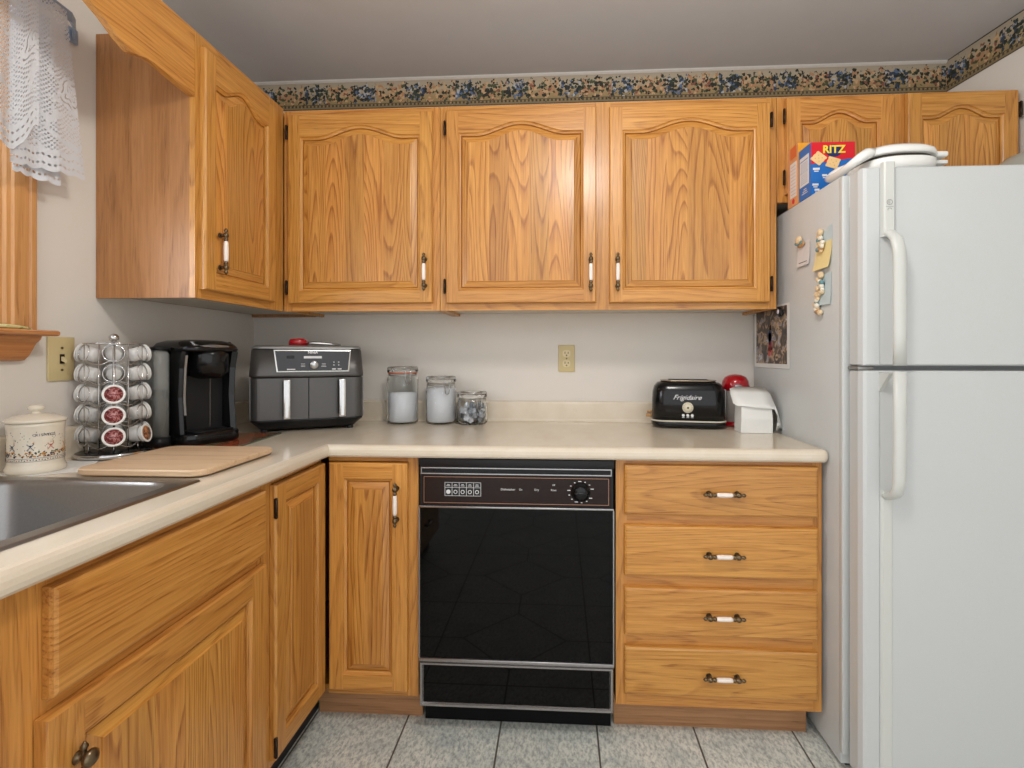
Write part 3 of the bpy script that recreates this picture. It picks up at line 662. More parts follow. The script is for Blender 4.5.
path_grip(mb, [(.002, 1.535), (.010, 1.529), (.024, 1.521), (.038, 1.508), (.046, 1.490), (.050, 1.470), (.052, 1.45), (.052, 1.35), (.052, 1.25), (.052, 1.171)])
mb.build('door_handle', FRIDGEH, fd)
mb = MB(); path_grip(mb, [(.052, 1.155), (.052, 1.05), (.052, .95), (.050, .862), (.046, .842), (.036, .828), (.022, .820), (.008, .816), (.0, .815)])
strip(mb, .050, .083, .036, .83, .004)
mb.build('door_handle', FRIDGEH, ld)
mb = MB(); mb.prism([(YD, 1.150), (YD-.045, 1.150), (YD, 1.100)], .046, .056, 'x'); mb.build('handle_bracket', FRIDGEH, ld)
mb = MB(); mb.box(-.001, .040, FY-.055, FY-.003, 1.158, 1.167, bev=.001); mb.build('hinge_plate', plain('worn_metal', srgb(150, 148, 144), .4, .6), rf)
LG = plain('engraved_grey', srgb(120, 122, 124), .5)
mb = MB(); M = Matrix.Translation((.066, YD-.0142, 1.612)) @ Matrix.Rotation(PI/2, 4, 'X')
mb.tube([M @ Vector((.007*math.cos(a*PI/8), .007*math.sin(a*PI/8), 0)) for a in range(16)], .0007, 6, closed=True)
mb.tube([M @ Vector((.003*math.cos(a*PI/6+1), .003*math.sin(a*PI/6+1), 0)) for a in range(9)], .0007, 6)
mb.tube([M @ Vector((-.010+.02*k/6, -.012, 0)) for k in range(7)], .0005, 5); mb.tube([M @ Vector((.005*math.cos(a*PI/6), -.020+.004*math.sin(a*PI/6), 0)) for a in range(8)], .0006, 5)
lab(mb.build('emblem', LG, fd), 'small grey round emblem on the handle trim')

# magnets and cards on the fridge side (plane x = FS, facing -x)
FS = FX-.0135
def side(y, z, off=0): return Matrix.Translation((FS-off, y, z)) @ Matrix.Rotation(-PI/2, 4, 'Z')   # local x -> world -y, local -y -> world -x
def card(name, label, cat, y0, y1, z0, z1, mat, off=.0012, curl=0, th=.0006):
    mb = MB(); n = 8; R = []
    for i in range(n+1):
        t = i/n; z = z0+(z1-z0)*t; c_ = curl*(1-t)**2
        R.append([(FS-off-c_, y0, z), (FS-off-c_, y1, z), (FS-off-th-c_, y1, z), (FS-off-th-c_, y0, z)])
    mb.loft(R, 0, False); o = mb.build(name, mat); return tag(o, label, cat)
card('photo_print', 'colour snapshot with a white border held on the refrigerator side, half behind the cabinet', 'photograph', -.357, -.030, 1.150, 1.385, plain('photo_paper_white', srgb(226, 224, 220), .3, mottle=0))
ph_ = bpy.data.objects['photo_print']
mb = MB(); mb.box(FS-.0024, FS-.0017, -.336, -.050, 1.166, 1.378); lab(mb.build('picture', PHOTO, ph_), 'dark picture of a figure in red and blue outdoors')
mb = MB()
for (y, z, a, b, m_) in ((-.188, 1.268, .018, .030, 0), (-.192, 1.304, .010, .010, 1), (-.180, 1.222, .009, .028, 2), (-.204, 1.225, .008, .026, 2), (-.25, 1.19, .012, .004, 1)):
    mb.cyl((FS-.0024, y, z), (FS-.0028, y, z), a, 14, m_)
    mb.box(FS-.0028, FS-.0024, y-a*.8, y+a*.8, z-b, z+b, m_)
mb.build('picture_figure', [plain('p_navy', srgb(44, 50, 80), .4), plain('p_skin', srgb(206, 170, 140), .4), plain('p_red', srgb(196, 60, 44), .4)], ph_)
mb = MB(); mb.sphere((FS-.0075, -.285, 1.356), .018, 0, (.30, 1, 1), 12); mb.sphere((FS-.012, -.285, 1.358), .009, 1, (.4, 1, 1), 10); mb.sphere((FS-.0075, -.312, 1.352), .012, 0, (.35, 1, .9), 12)
tag(mb.build('fridge_magnet', [BLACKM, plain('magnet_white', srgb(214, 200, 206), .4)]), 'small black magnet with a pale centre holding the snapshot', 'magnet', 'fridge magnets')
card('note_paper', 'small white note under the leftmost shell magnet on the refrigerator side', 'note', -.505, -.420, 1.495, 1.575, plain('note_white', srgb(222, 218, 216), .7), curl=.004)
mb = MB(); mb.box(FS-.0056, FS-.0050, -.490, -.435, 1.506, 1.508); mb.build('printed_line', BRONZE, bpy.data.objects['note_paper'])
CY = plain('card_yellow', srgb(238, 220, 160), .6); CB = plain('card_pale_blue', srgb(196, 212, 216), .6)
card('greeting_card', 'yellow and pale blue card under the topmost right-hand magnet on the refrigerator side', 'card', -.640, -.545, 1.462, 1.545, CY, curl=.012)
mb = MB(); mb.prism([(-.640, 1.545), (-.545, 1.545), (-.550, 1.562), (-.640, 1.592)], FS-.0018, FS-.0012, 'x'); mb.build('card_top', CB, bpy.data.objects['greeting_card'])
card('greeting_card', 'pale blue card under the two lower magnets on the refrigerator side', 'card', -.636, -.550, 1.352, 1.448, CB, curl=.003)
MC = plain('magnet_cream', srgb(226, 200, 160), .45, mottle=.2, scale=200); MT = plain('magnet_tan', srgb(190, 148, 104), .45); ML = plain('magnet_teal', srgb(110, 150, 156), .45); MW = plain('magnet_offwhite', srgb(232, 226, 210), .4)
def magnet(label, y, z, kind):
    m = thing('fridge_magnet', label, 'magnet', (FS, y, z), 0, 'fridge magnets')
    mb = MB()
    if kind == 0:    # straw-hat shape
        mb.sphere((-.006, 0, -.004), .026, 1, (.22, 1, .42), 14); mb.sphere((-.012, .002, .010), .016, 0, (.6, 1, .9), 14); mb.tube([(-.014+.002*math.sin(k), -.02+.008*k, -.001+.004*math.sin(k*1.4)) for k in range(6)], .0035, 8, 2)
    else:            # figure of stacked round shells
        rnd = random.Random(kind); mb.sphere((-.010, 0, .028), .011, 0, (.8, 1, 1), 12)
        for k in range(9):
            mb.sphere((-.008-rnd.random()*.005, rnd.uniform(-.016, .016), .016-k*.0055), .0085+rnd.random()*.003, (0, 3, 2, 0, 3)[k % 5], (.7, 1, .8), 10)
        mb.sphere((-.008, 0, -.024), .013, 1 if kind % 2 else 0, (.7, 1, .6), 12)
    mb.build('ornament', [MC, MT, ML, MW], m)
    mb = MB(); mb.cyl((-.003, 0, 0), (0, 0, 0), .008, 14); mb.build('magnet_disc', BLACKM, m)
magnet('tan straw-hat shaped magnet pinning the white note, leftmost on the refrigerator side', -.452, 1.572, 0)
magnet('cream figure magnet with a teal sash pinning the yellow card, topmost on the refrigerator side', -.588, 1.548, 1)
magnet('cream and blue cluster magnet just below the yellow card on the refrigerator side', -.592, 1.416, 2)
magnet('small tan and white figure magnet, lowest on the refrigerator side', -.570, 1.358, 3)

# ---- things on top of the refrigerator
FT = 1.7165
def carton(name, label, x0, x1, y0, y1, h, mats, cat='box'):
    b = thing(name, label, cat, (x0, y0, FT))
    mb = MB(); w_, d_ = x1-x0, y1-y0
    v = [(0, 0), (w_, 0), (w_, d_), (0, d_)]
    A = [mb.v((x, y, 0)) for x, y in v]; B = [mb.v((x, y, h)) for x, y in v]
    for i in range(4): mb.face([A[i], A[(i+1) % 4], B[(i+1) % 4], B[i]], i)
    mb.face(A[::-1], 0); mb.face(B, 4)
    mb.build('carton', mats, b); return b
RED = plain('cracker_red', srgb(214, 24, 40), .35, mottle=.02); BLU = plain('cracker_blue', srgb(28, 108, 190), .35, mottle=.02); YEL = plain('print_yellow', srgb(248, 220, 70), .4, mottle=0); NAV = plain('print_navy', srgb(26, 40, 96), .4, mottle=0)
CRK = plain('cracker_tan', srgb(238, 200, 140), .6); ORG = plain('cereal_orange', srgb(240, 164, 44), .4); PNK = plain('cereal_print', srgb(226, 160, 110), .5, mottle=.2, scale=40)
bx = carton('cracker_box', 'red and blue cracker box with yellow lettering standing on the refrigerator', 2.1745, 2.3195, -.505, -.422, .202, [BLU, BLU, BLU, BLU, BLU])
mb = MB(); mb.poly([(.0005, -.0006, .118), (.1445, -.0006, .140), (.1445, -.0006, .2015), (.0005, -.0006, .2015)]); mb.build('red_panel', RED, bx)
mb = MB(); M = Matrix.Translation((.075, -.0010, .168)) @ Matrix.Rotation(PI/2, 4, 'X') @ Matrix.Diagonal((1, .92, 1, 1)); mb.lathe([(.026, 0), (.026, .0005)], M, 32); mb.build('blue_disc', NAV, bx)
writing('lettering', 'RITZ', .040, YEL, bx, onfront(.075, .0020, .172), ext=.0005, bold=.0012, sx=.88)
def cracker(cx, cz, s, rot):
    mb = MB(); M = Matrix.Translation((cx, -.0012, cz)) @ Matrix.Rotation(rot, 4, 'Y')
    n = 24; mb.loft([[M @ Vector((s*(1+.04*math.cos(2*PI*k/n*12))*max(-1, min(1, 1.5*math.cos(2*PI*k/n))), -d_, s*max(-1, min(1, 1.5*math.sin(2*PI*k/n))))) for k in range(n)] for d_ in (0, .0012)])
    for a, b in ((-.4, -.4), (.4, .4), (-.4, .4), (.4, -.4), (0, 0)): mb.cyl(M @ Vector((a*s, -.0012, b*s)), M @ Vector((a*s, -.0016, b*s)), s*.08, 8, 1)
    mb.build('cracker_picture', [CRK, MT], bx)
cracker(.025, .140, .020, .72); cracker(.072, .122, .020, .35)
for x, z, w_ in ((.018, .100, .022), (.045, .075, .016), (.015, .040, .020), (.02, .02, .016)):
    mb = MB(); mb.box(x-w_/2, x+w_/2, -.0012, -.0004, z-.004, z+.004); mb.box(x-w_/3, x+w_/3, -.0012, -.0004, z-.011, z-.007); mb.build('white_print', WHITEP, bx)
mb = MB(); mb.box(-.0010, -.0002, .012, .075, .052, .168, 0); mb.box(-.0012, -.0009, .018, .070, .150, .153, 1); mb.box(-.0012, -.0009, .018, .070, .105, .107, 1)
for k in range(5): mb.box(-.0012, -.0009, .02, .066, .062+k*.008, .0632+k*.008, 1); mb.box(-.0012, -.0009, .02, .066, .112+k*.007, .1132+k*.007, 1)
for k in range(3): mb.box(-.0012, -.0009, .02+k*.004, .06-k*.006, .020+k*.008, .023+k*.008, 0)
mb.build('side_label', [WHITEP, BLU], bx)
bx.scale = (.955, 1, .845)
b2 = carton('cereal_box', 'orange cereal box behind the cracker box on the refrigerator', 2.1745, 2.320, -.415, -.337, .206, [ORG, ORG, ORG, PNK, ORG])
mb = MB(); mb.box(-.0010, -.0002, .010, .058, .03, .15, 0)
for k in range(9): mb.box(-.0012, -.0009, .016, .052, .04+k*.012, .042+k*.012, 1)
mb.box(-.0012, -.0009, .012, .056, .165, .205, 2); mb.cyl((-.0012, .034, .016), (-.0002, .034, .016), .009, 12, 3)
mb.build('side_label', [WHITEP, PNK, plain('print_orange_red', srgb(222, 112, 60), .5), RED], b2)
# white electric grill
gr = thing('electric_grill', 'white clamshell electric grill with a looped handle on the refrigerator', 'grill', (2.335, -.642, FT))
gr.scale = (.90, .84, .80)
WA = plain('appliance_white', srgb(232, 232, 228), .25, coat=.3, mottle=.01)
def sup(cx, cy, rx, ry, z, n=40, e=2.6): return [(cx+rx*math.copysign(abs(math.cos(2*PI*k/n))**(2/e), math.cos(2*PI*k/n)), cy+ry*math.copysign(abs(math.sin(2*PI*k/n))**(2/e), math.sin(2*PI*k/n)), z) for k in range(n)]
mb = MB(); mb.loft([sup(0, 0, .095, .105, .001), sup(0, 0, .110, .118, .012), sup(0, 0, .115, .122, .040), sup(0, 0, .112, .119, .044)]); mb.build('base', WA, gr)
mb = MB(); mb.loft([sup(0, 0, .103, .108, .0442), sup(0, 0, .103, .108, .0555)]); lab(mb.build('plate_gap', plain('griddle_dark', srgb(70, 62, 52), .5), gr), 'dark gap between lid and base')
mb = MB(); mb.loft([sup(0, 0, .114, .120, .056), sup(0, 0, .117, .124, .062), sup(0, 0, .113, .120, .078), sup(.0, 0, .095, .100, .092), sup(.01, 0, .06, .066, .101), sup(.01, 0, .03, .02, .103)]); mb.build('lid', WA, gr)
# looped handle sweeping down at the left front
mb = MB(); P1 = [(-.09, -.07, .074), (-.115, -.085, .064), (-.138, -.088, .048), (-.153, -.08, .034), (-.160, -.055, .026), (-.162, 0, .022), (-.160, .055, .026), (-.153, .08, .034), (-.138, .088, .048), (-.115, .085, .064), (-.09, .07, .074)]
mb.tube(P1, [.016, .019, .017, .015, .014, .014, .014, .015, .017, .019, .016], 12); mb.build('handle', WA, gr)
mb = MB(); mb.box(.10, .148, -.06, .02, .060, .080, bev=.006); mb.box(.10, .146, -.06, .02, .034, .048, bev=.004); mb.build('hinge_block', WA, gr)
dm = MB(); dm.lathe([(.001, .108), (.03, .105), (.072, .090), (.105, .060), (.118, .020), (.124, .012), (.124, .0005), (.116, .0005)], None, 36); 
tag(dm.build('cake_dome', plain('frosted_dome', srgb(196, 194, 182), .2, trans=.3), None, Matrix.Translation((2.815, -.56, FT+.0006))), 'pale dome lying at the right end of the refrigerator top', 'dome')

# ================================================================ wall plates
IV = plain('ivory_plate', srgb(206, 188, 140), .35, mottle=.02); IVL = plain('ivory_insert', srgb(222, 206, 162), .35, mottle=.02)
o = thing('wall_outlet', 'ivory duplex outlet on the back wall above the splashback', 'outlet', (1.392, 0, 1.184))
mb = MB(); mb.box(-.035, .035, -.006, -.0005, -.058, .058, bev=.002); mb.build('cover_plate', IV, o)
for s in (-1, 1):
    mb = MB(); mb.loft([rrect(-.0165, .0165, -.0145+s*.0215, .0145+s*.0215, .010, w_, 5, 'y') for w_ in (-.006, -.0075)], 0, False)
    sc_ = mb.build('socket', IVL, o)
    mb = MB(); mb.box(-.008, -.0055, -.0082, -.0072, s*.0215-.001, s*.0215+.008); mb.box(.0055, .008, -.0082, -.0072, s*.0215-.001, s*.0215+.007); mb.cyl((0, -.0082, s*.0215-.008), (0, -.0072, s*.0215-.008), .003, 10); mb.build('slots', BRONZE, sc_)
mb = MB(); mb.cyl((0, -.0075, 0), (0, -.005, 0), .0035, 12); mb.build('screw', BRASS, o)
o = thing('light_switch', 'ivory switch plate on the left wall beside the window sill', 'light switch', (0, -.895, 1.188), RZL)
mb = MB(); mb.box(-.038, .038, -.006, -.0005, -.060, .060, bev=.002); mb.build('cover_plate', IV, o)
mb = MB(); mb.box(-.006, .006, -.008, -.006, -.013, .013, 1); mb.loft([[(-.004, -.006, -.004), (.004, -.006, -.004), (.004, -.006, .008), (-.004, -.006, .008)], [(-.003, -.018, -.010), (.003, -.018, -.010), (.003, -.018, -.003), (-.003, -.018, -.003)]], 0, False); mb.build('toggle', [IVL, BRONZE], o)
for s in (-1, 1):
    mb = MB(); mb.cyl((0, -.0075, s*.030), (0, -.005, s*.030), .0035, 12); mb.build('screw', BRASS, o)

# ================================================================ worktop things
# glass jars with clip lids
def jar(label, x, y, r, H, fill, kind, tint):
    j = thing('clip_top_jar', label, 'jar', (x, y, CT), 0, 'clip-top glass jars')
    b = H-.030
    mb = MB(); mb.lathe([(.001, .001), (r*.90, .001), (r*.98, .006), (r, .014), (r, b-.026), (r*.93, b-.012), (r*.90, b-.004), (r*.90, b), (r*.86, b), (r*.86, b-.006), (r*.95-.004, b-.030), (r-.004, b-.034), (r-.004, .016), (r*.9, .007), (.001, .006)], None, 40)
    mb.build('glass_body', GLASS, j)
    mb = MB(); rr_ = r-.0045
    if kind == 'powder':
        mb.lathe([(.001, .0072), (rr_*.9, .0072), (rr_, .014), (rr_, fill), (rr_*.6, fill+.004), (.001, fill+.001)], None, 32); mb.build('powder', plain('white_powder', srgb(232, 232, 236), .9, mottle=.03), j)
    else:
        rnd = random.Random(5)
        for k in range(60):
            a, q, z = rnd.uniform(0, 2*PI), rnd.uniform(0, rr_-.014)**.9, .019+rnd.random()*(fill-.02)
            q = min(q*1.25, rr_-.014); t_ = bmesh.new(); bmesh.ops.create_cube(t_, size=.018)
            mb.merge(t_, k % 2, False, Matrix.Translation((q*math.cos(a), q*math.sin(a), z)) @ Matrix.Rotation(rnd.uniform(0, 3), 4, (rnd.random(), rnd.random(), 1)))
        tag(mb.build('wrapped_lumps', [plain('lump_white', srgb(216, 218, 224), .5), plain('lump_grey', srgb(140, 144, 150), .5)], j), kind='stuff')
    mb = MB(); mb.lathe([(.001, b+.012), (r*.80, b+.012), (r*.9, b+.004), (r*.985, b+.004), (r, b+.008), (r*.99, b+.022), (r*.92, b+.027), (.6*r, b+.029), (.001, b+.029)], None, 40); mb.build('lid', GLASS, j)
    mb = MB(); mb.lathe([(r*.9, b-.001), (r*.97, b), (r*.97, b+.004), (r*.9, b+.004)], None, 40, cap=False); mb.build('rubber_seal', tint, j)
    mb = MB(); pts = lambda z, q: [(q*math.cos(2*PI*k/32), q*math.sin(2*PI*k/32), z) for k in range(32)]
    mb.tube(pts(b-.010, r*.945), .0016, 8, closed=True); mb.tube(pts(b+.023, r*.985), .0014, 8, closed=True)
    ca = math.radians(-55); d = Vector((math.cos(ca), math.sin(ca), 0)); s_ = Vector((-d.y, d.x, 0))
    for s in (-1, 1):
        mb.tube([d*(r*1.01)+s_*.012*s+Vector((0, 0, b+.022)), d*(r*1.08)+s_*.012*s+Vector((0, 0, b+.004)), d*(r*1.06)+s_*.011*s+Vector((0, 0, b-.018)), d*(r*1.02)+s_*.008*s+Vector((0, 0, b-.040))], .0015, 8)
        mb.tube([d*(r*.95)+s_*.010*s+Vector((0, 0, b-.010)), d*(r*1.10)+s_*.009*s+Vector((0, 0, b-.022)), d*(r*1.08)+s_*.006*s+Vector((0, 0, b-.044))], .0013, 8)
    mb.tube([d*(r*1.02)+s_*.008+Vector((0, 0, b-.040)), d*(r*1.05)+Vector((0, 0, b-.048)), d*(r*1.02)-s_*.008+Vector((0, 0, b-.040))], .0015, 8)
    mb.tube([-d*(r*.99)+Vector((0, 0, b+.022)), -d*(r*1.09)+Vector((0, 0, b+.01)), -d*(r*.95)+Vector((0, 0, b-.010))], .0014, 8)
    mb.build('clip', CHROME, j)
SG = plain('seal_clear', srgb(196, 190, 180), .4); SO = plain('seal_orange', srgb(214, 120, 84), .5)
jar('tallest clip-top glass jar, two thirds full of white powder, with an orange seal', .704, -.092, .064, .240, .128, 'powder', SO)
jar('middle clip-top glass jar, full of white powder, between the tall and the squat jar', .866, -.088, .063, .200, .146, 'powder', SG)
jar('squat clip-top glass jar holding small wrapped lumps, rightmost of the three jars', .999, -.098, .0625, .138, .076, 'lumps', SG)

# toaster
ts = thing('toaster', 'glossy black retro toaster with a silver base line and script lettering', 'toaster', (1.872, -.135, CT), math.radians(-9))
mb = MB()
def rr(hx, hy, r, z, cx=0): return rrect(cx-hx, cx+hx, -hy, hy, r, z, 8)
mb.loft([rr(.136, .076, .05, .006), rr(.141, .081, .052, .012), rr(.141, .081, .052, .024), rr(.139, .079, .052, .0262)]); lab(mb.build('base', BLACKG, ts), 'black base')
mb = MB(); mb.loft([rr(.1405, .0805, .052, .0262), rr(.1425, .0825, .052, .0275), rr(.1425, .0825, .052, .0305), rr(.1405, .0805, .052, .032)]); lab(mb.build('base_line', plain('cream_line', srgb(214, 208, 190), .3), ts), 'pale line above the base')
mb = MB(); mb.loft([rr(.138, .078, .052, .032), rr(.1385, .0785, .052, .10), rr(.136, .077, .052, .140), rr(.130, .072, .050, .162), rr(.118, .062, .046, .176), rr(.100, .050, .040, .181)]); mb.build('body', BLACKG, ts)
mb = MB(); mb.loft([rr(.102, .052, .040, .1812), rr(.108, .056, .042, .1835), rr(.106, .054, .042, .186), rr(.085, .045, .036, .187)], 0)
mb.build('top_plate', plain('toaster_chrome', srgb(176, 160, 140), .2, .9), ts)
for s in (-1, 1):
    mb = MB(); mb.box(-.075, .075, s*.022-.010, s*.022+.010, .1870, .1885, bev=.0006); mb.build('slot', BLACKM, ts)
WD_ = plain('lever_brass', srgb(186, 140, 90), .4)
mb = MB(); mb.box(-.162, -.139, -.012, .012, .036, .048, bev=.003); mb.cyl((-.139, 0, .056), (-.158, 0, .056), .005, 12); mb.build('lever', WD_, ts)
mb = MB(); mb.box(.139, .1435, -.014, .014, .045, .150, bev=.0015); lab(mb.build('lever_plate', SIL, ts), 'silver side plate')
mb = MB(); M = Matrix.Translation((-.006, -.0785, .083)) @ Matrix.Rotation(PI/2, 4, 'X')
mb.lathe([(.0205, 0), (.0205, .004), (.0185, .0065), (.014, .0065), (.013, .012), (.011, .014), (.001, .014)], M, 32, 0)
mb.cyl((-.006, -.0925, .083), (-.006, -.0932, .083), .004, 14, 1)
for k in range(12): a = 2*PI*k/12; mb.box(-.006+.0165*math.cos(a)-.0008, -.006+.0165*math.cos(a)+.0008, -.0855, -.0848, .083+.0165*math.sin(a)-.0008, .083+.0165*math.sin(a)+.0008, 1)
lab(mb.build('dial', [plain('ivory_dial', srgb(222, 214, 190), .3), BRONZE], ts), 'ivory browning dial')
for k in (-1, 0, 1):
    mb = MB(); mb.cyl((-.006+k*.0165, -.0785, .053), (-.006+k*.0165, -.0815, .053), .0055, 16); mb.build('button', WHITEP, ts)
    mb = MB(); mb.box(-.006+k*.0165-.005, -.006+k*.0165+.005, -.0795, -.0784, .0435, .0452); mb.build('button_mark', WHITEP, ts)
writing('script_lettering', 'Frigidaire', .0265, WHITEP, ts, onfront(-.009, .0784, .121), ext=.0008, shear=.45, sx=1.05)

# red-domed container behind the paper
rd = thing('red_lidded_container', 'small container with a glossy red domed lid behind the white paper, beside the toaster', 'container', (2.070, -.100, CT))
RG = plain('red_gloss', srgb(170, 14, 26), .12, coat=.6, mottle=.05)
mb = MB(); mb.lathe([(.001, .001), (.050, .001), (.052, .004), (.052, .016), (.046, .020)], None, 32); mb.build('base', RG, rd)
mb = MB(); mb.lathe([(.044, .020), (.044, .140), (.046, .142)], None, 32); mb.build('body', plain('milky_body', srgb(220, 214, 206), .25), rd)
mb = MB(); mb.lathe([(.046, .142), (.052, .144), (.053, .160), (.050, .180), (.041, .196), (.024, .205), (.001, .208)], None, 32); mb.build('lid', RG, rd)
mb = MB(); mb.box(-.020, .008, -.056, -.048, .152, .168, bev=.002); mb.box(.020, .034, -.050, -.040, .150, .160, bev=.002); mb.build('latch', SIL, rd)
# white paper packet
pk = thing('paper_packet', 'white paper packet with a folded drooping top leaning near the refrigerator', 'paper packet', (2.084, -.275, CT), math.radians(-3))
PW = plain('paper_white', srgb(232, 232, 228), .7, mottle=.02, scale=20)
mb = MB(); mb.loft([[(-.060, -.030, .001), (.050, -.034, .001), (.062, .04, .001), (-.062, .045, .001)], [(-.058, -.031, .05), (.050, -.034, .05), (.060, .04, .05), (-.062, .045, .05)], [(-.057, -.028, .096), (.048, -.030, .094), (.052, .04, .120), (-.06, .045, .128)]], 0, False); mb.build('packet_body', PW, pk)
mb = MB()
def sheet(rows, th=.0012):
    n = len(rows); T = [[mb.v(p) for p in r] for r in rows]; Bm = [[mb.v((p[0], p[1], p[2]-th)) for p in r] for r in rows]
    for G in (T, Bm):
        for i in range(n-1):
            for j in range(len(G[0])-1): mb.face([G[i][j], G[i][j+1], G[i+1][j+1], G[i+1][j]], 0, True)
    E_ = [(i, 0) for i in range(n)]+[(n-1, j) for j in range(1, len(T[0]))]+[(i, len(T[0])-1) for i in range(n-2, -1, -1)]+[(0, j) for j in range(len(T[0])-2, 0, -1)]
    for a, b in zip(E_, E_[1:]+E_[:1]): mb.face([T[a[0]][a[1]], T[b[0]][b[1]], Bm[b[0]][b[1]], Bm[a[0]][a[1]]])
sheet([[(-.082, .035, .158), (-.065, .05, .163), (-.03, .055, .164), (.02, .055, .163), (.050, .05, .162)],
       [(-.086, .01, .140), (-.062, .01, .145), (-.03, .01, .144), (.02, .01, .143), (.056, .01, .141)],
       [(-.082, -.012, .108), (-.060, -.022, .112), (-.03, -.028, .110), (.015, -.032, .107), (.060, -.026, .102)],
       [(-.070, -.024, .099), (-.054, -.034, .100), (-.03, -.040, .098), (.015, -.042, .094), (.054, -.040, .090)]])
sheet([[(.050, .05, .162), (.056, .01, .141), (.060, -.026, .102), (.054, -.040, .090)], [(.066, .05, .09), (.074, .008, .085), (.072, -.024, .075), (.066, -.036, .066)], [(.080, .04, .045), (.086, .004, .042), (.082, -.022, .038), (.066, -.030, .036)], [(.090, .03, .016), (.094, .0, .013), (.088, -.018, .011), (.064, -.026, .013)]])
mb.build('folded_flap', PW, pk)
# air fryer
af = thing('air_fryer', 'charcoal two-basket air fryer with silver handles in the corner of the worktop', 'air fryer', (.366, -.238, CT), math.radians(28.5))
GM = plain('fryer_charcoal', srgb(88, 86, 84), .34, .45, mottle=.03)
def fy(hx, f, b, r, z): return rrect(-hx, hx, -f, b, r, z, 7)
for sx, sy in ((-1, -1), (1, -1), (-1, 1), (1, 1)):
    mb = MB(); mb.cyl((sx*.150, sy*.085, 0.0), (sx*.150, sy*.085, .014), .012, 14); mb.build('foot', BLACKR, af)
mb = MB(); mb.loft([fy(.165, .105, .105, .03, .012), fy(.195, .128, .120, .034, .040), fy(.197, .130, .121, .034, .047)]); lab(mb.build('base', BLACKM, af), 'black base')
mb = MB(); mb.loft([fy(.194, .115, .121, .035, .047), fy(.194, .115, .121, .035, .202), fy(.199, .130, .121, .035, .204), fy(.199, .130, .121, .035, .212), fy(.192, .120, .119, .036, .305)]); mb.build('housing', GM, af)
mb = MB(); mb.loft([fy(.190, .119, .118, .036, .3052), fy(.188, .117, .117, .036, .308)], 0); mb.build('seam', BLACKM, af)
mb = MB(); mb.loft([fy(.192, .121, .120, .036, .308), fy(.192, .121, .120, .036, .312), fy(.184, .112, .112, .034, .319), fy(.15, .08, .08, .03, .321)], 0); lab(mb.build('top_lid', plain('fryer_silver', srgb(170, 172, 172), .35, .7), af), 'silver-grey top')
for s in (-1, 1):
    mb = MB(); x0, x1 = (-.197, -.0015) if s < 0 else (.0015, .197)
    def bs(z, k=0):
        P = []; yf = .130+k; r = .034
        o_ = x0 if s < 0 else x1; i_ = x1 if s < 0 else x0
        for q in range(8):
            t = PI/2*q/7; P.append((o_-s*r*(1-math.cos(t)) , -(yf-r+r*math.sin(t)), z))
        P += [(i_, -yf, z), (i_, -.112, z), (o_, -.112, z)]
        return P
    mb.loft([bs(.048), bs(.049), bs(.199), bs(.200, -.001)], 0, False)
    bk = mb.build('basket_drawer', GM, af)
    hx = -.074 if s < 0 else .115
    mb = MB(); mb.box(hx-.014, hx+.012, -.170, -.130, .062, .192, 1, bev=.004)
    mb.box(hx-.012, hx+.012, -.178, -.1705, .054, .196, 0, bev=.003); mb.box(hx-.005, hx+.005, -.1795, -.1775, .06, .19, 0)
    lab(mb.build('handle', [plain('handle_silver', srgb(206, 206, 204), .22, .85), BLACKM], bk), 'silver bar handle')
mb = MB()   # slanted control panel
def pn(ix, z0, z1, w): return [(-.108+ix, -w(z0+ix), z0+ix), (.142-ix, -w(z0+ix), z0+ix), (.150-ix, -w(z1-ix), z1-ix), (-.118+ix, -w(z1-ix), z1-ix)]
fw = lambda z, e=0: .130-(z-.212)*.1075+e
mb.loft([pn(0, .222, .304, lambda z: fw(z, -.002)), pn(0, .222, .304, lambda z: fw(z, .003)), pn(.004, .222, .304, lambda z: fw(z, .004)), pn(.005, .222, .304, lambda z: fw(z, .002))], 0, False)
cpan = lab(mb.build('control_frame', plain('frame_silver', srgb(214, 214, 210), .2, .8), af), 'bright silver frame')
mb = MB(); mb.poly(pn(.005, .222, .304, lambda z: fw(z, .0024))); mb.build('control_panel', plain('panel_charcoal', srgb(60, 60, 62), .22, .3), cpan)
def onp(x, z, e=.003): return Matrix.Translation((x, -fw(z, e), z)) @ Matrix.Rotation(math.atan(.1075), 4, 'X') @ Matrix.Rotation(PI/2, 4, 'X')
mb = MB(); M = onp(.018, .249); mb.lathe([(.0155, 0), (.0155, .012), (.0135, .015), (.001, .0155)], M, 28); mb.build('dial', plain('dial_silver', srgb(196, 198, 198), .2, .8), cpan)
mb = MB(); M = onp(.014, .2765)
t_ = bmesh.new(); bmesh.ops.create_cube(t_, size=1); mb.merge(t_, 0, False, M @ Matrix.Diagonal((.062, .0085, .001, 1)))
for x, z, w_, h_ in ((-.06, .232, .028, .004), (.088, .232, .014, .004), (.108, .232, .014, .004), (-.02, .252, .014, .0012), (-.02, .247, .014, .0012), (-.02, .242, .014, .0012), (.052, .252, .014, .0012), (.052, .247, .014, .0012), (.052, .242, .018, .0012), (.088, .258, .004, .003), (.088, .247, .004, .003), (.105, .258, .004, .003), (.105, .247, .004, .003)):
    t_ = bmesh.new(); bmesh.ops.create_cube(t_, size=1); mb.merge(t_, 0, False, onp(x, z) @ Matrix.Diagonal((w_, h_, .0006, 1)))
mb.build('button_marks', WHITEP, cpan)
mb = MB(); t_ = bmesh.new(); bmesh.ops.create_cube(t_, size=1); mb.merge(t_, 0, False, onp(-.062, .276) @ Matrix.Diagonal((.026, .014, .001, 1))); mb.build('display', BLACKG, cpan)
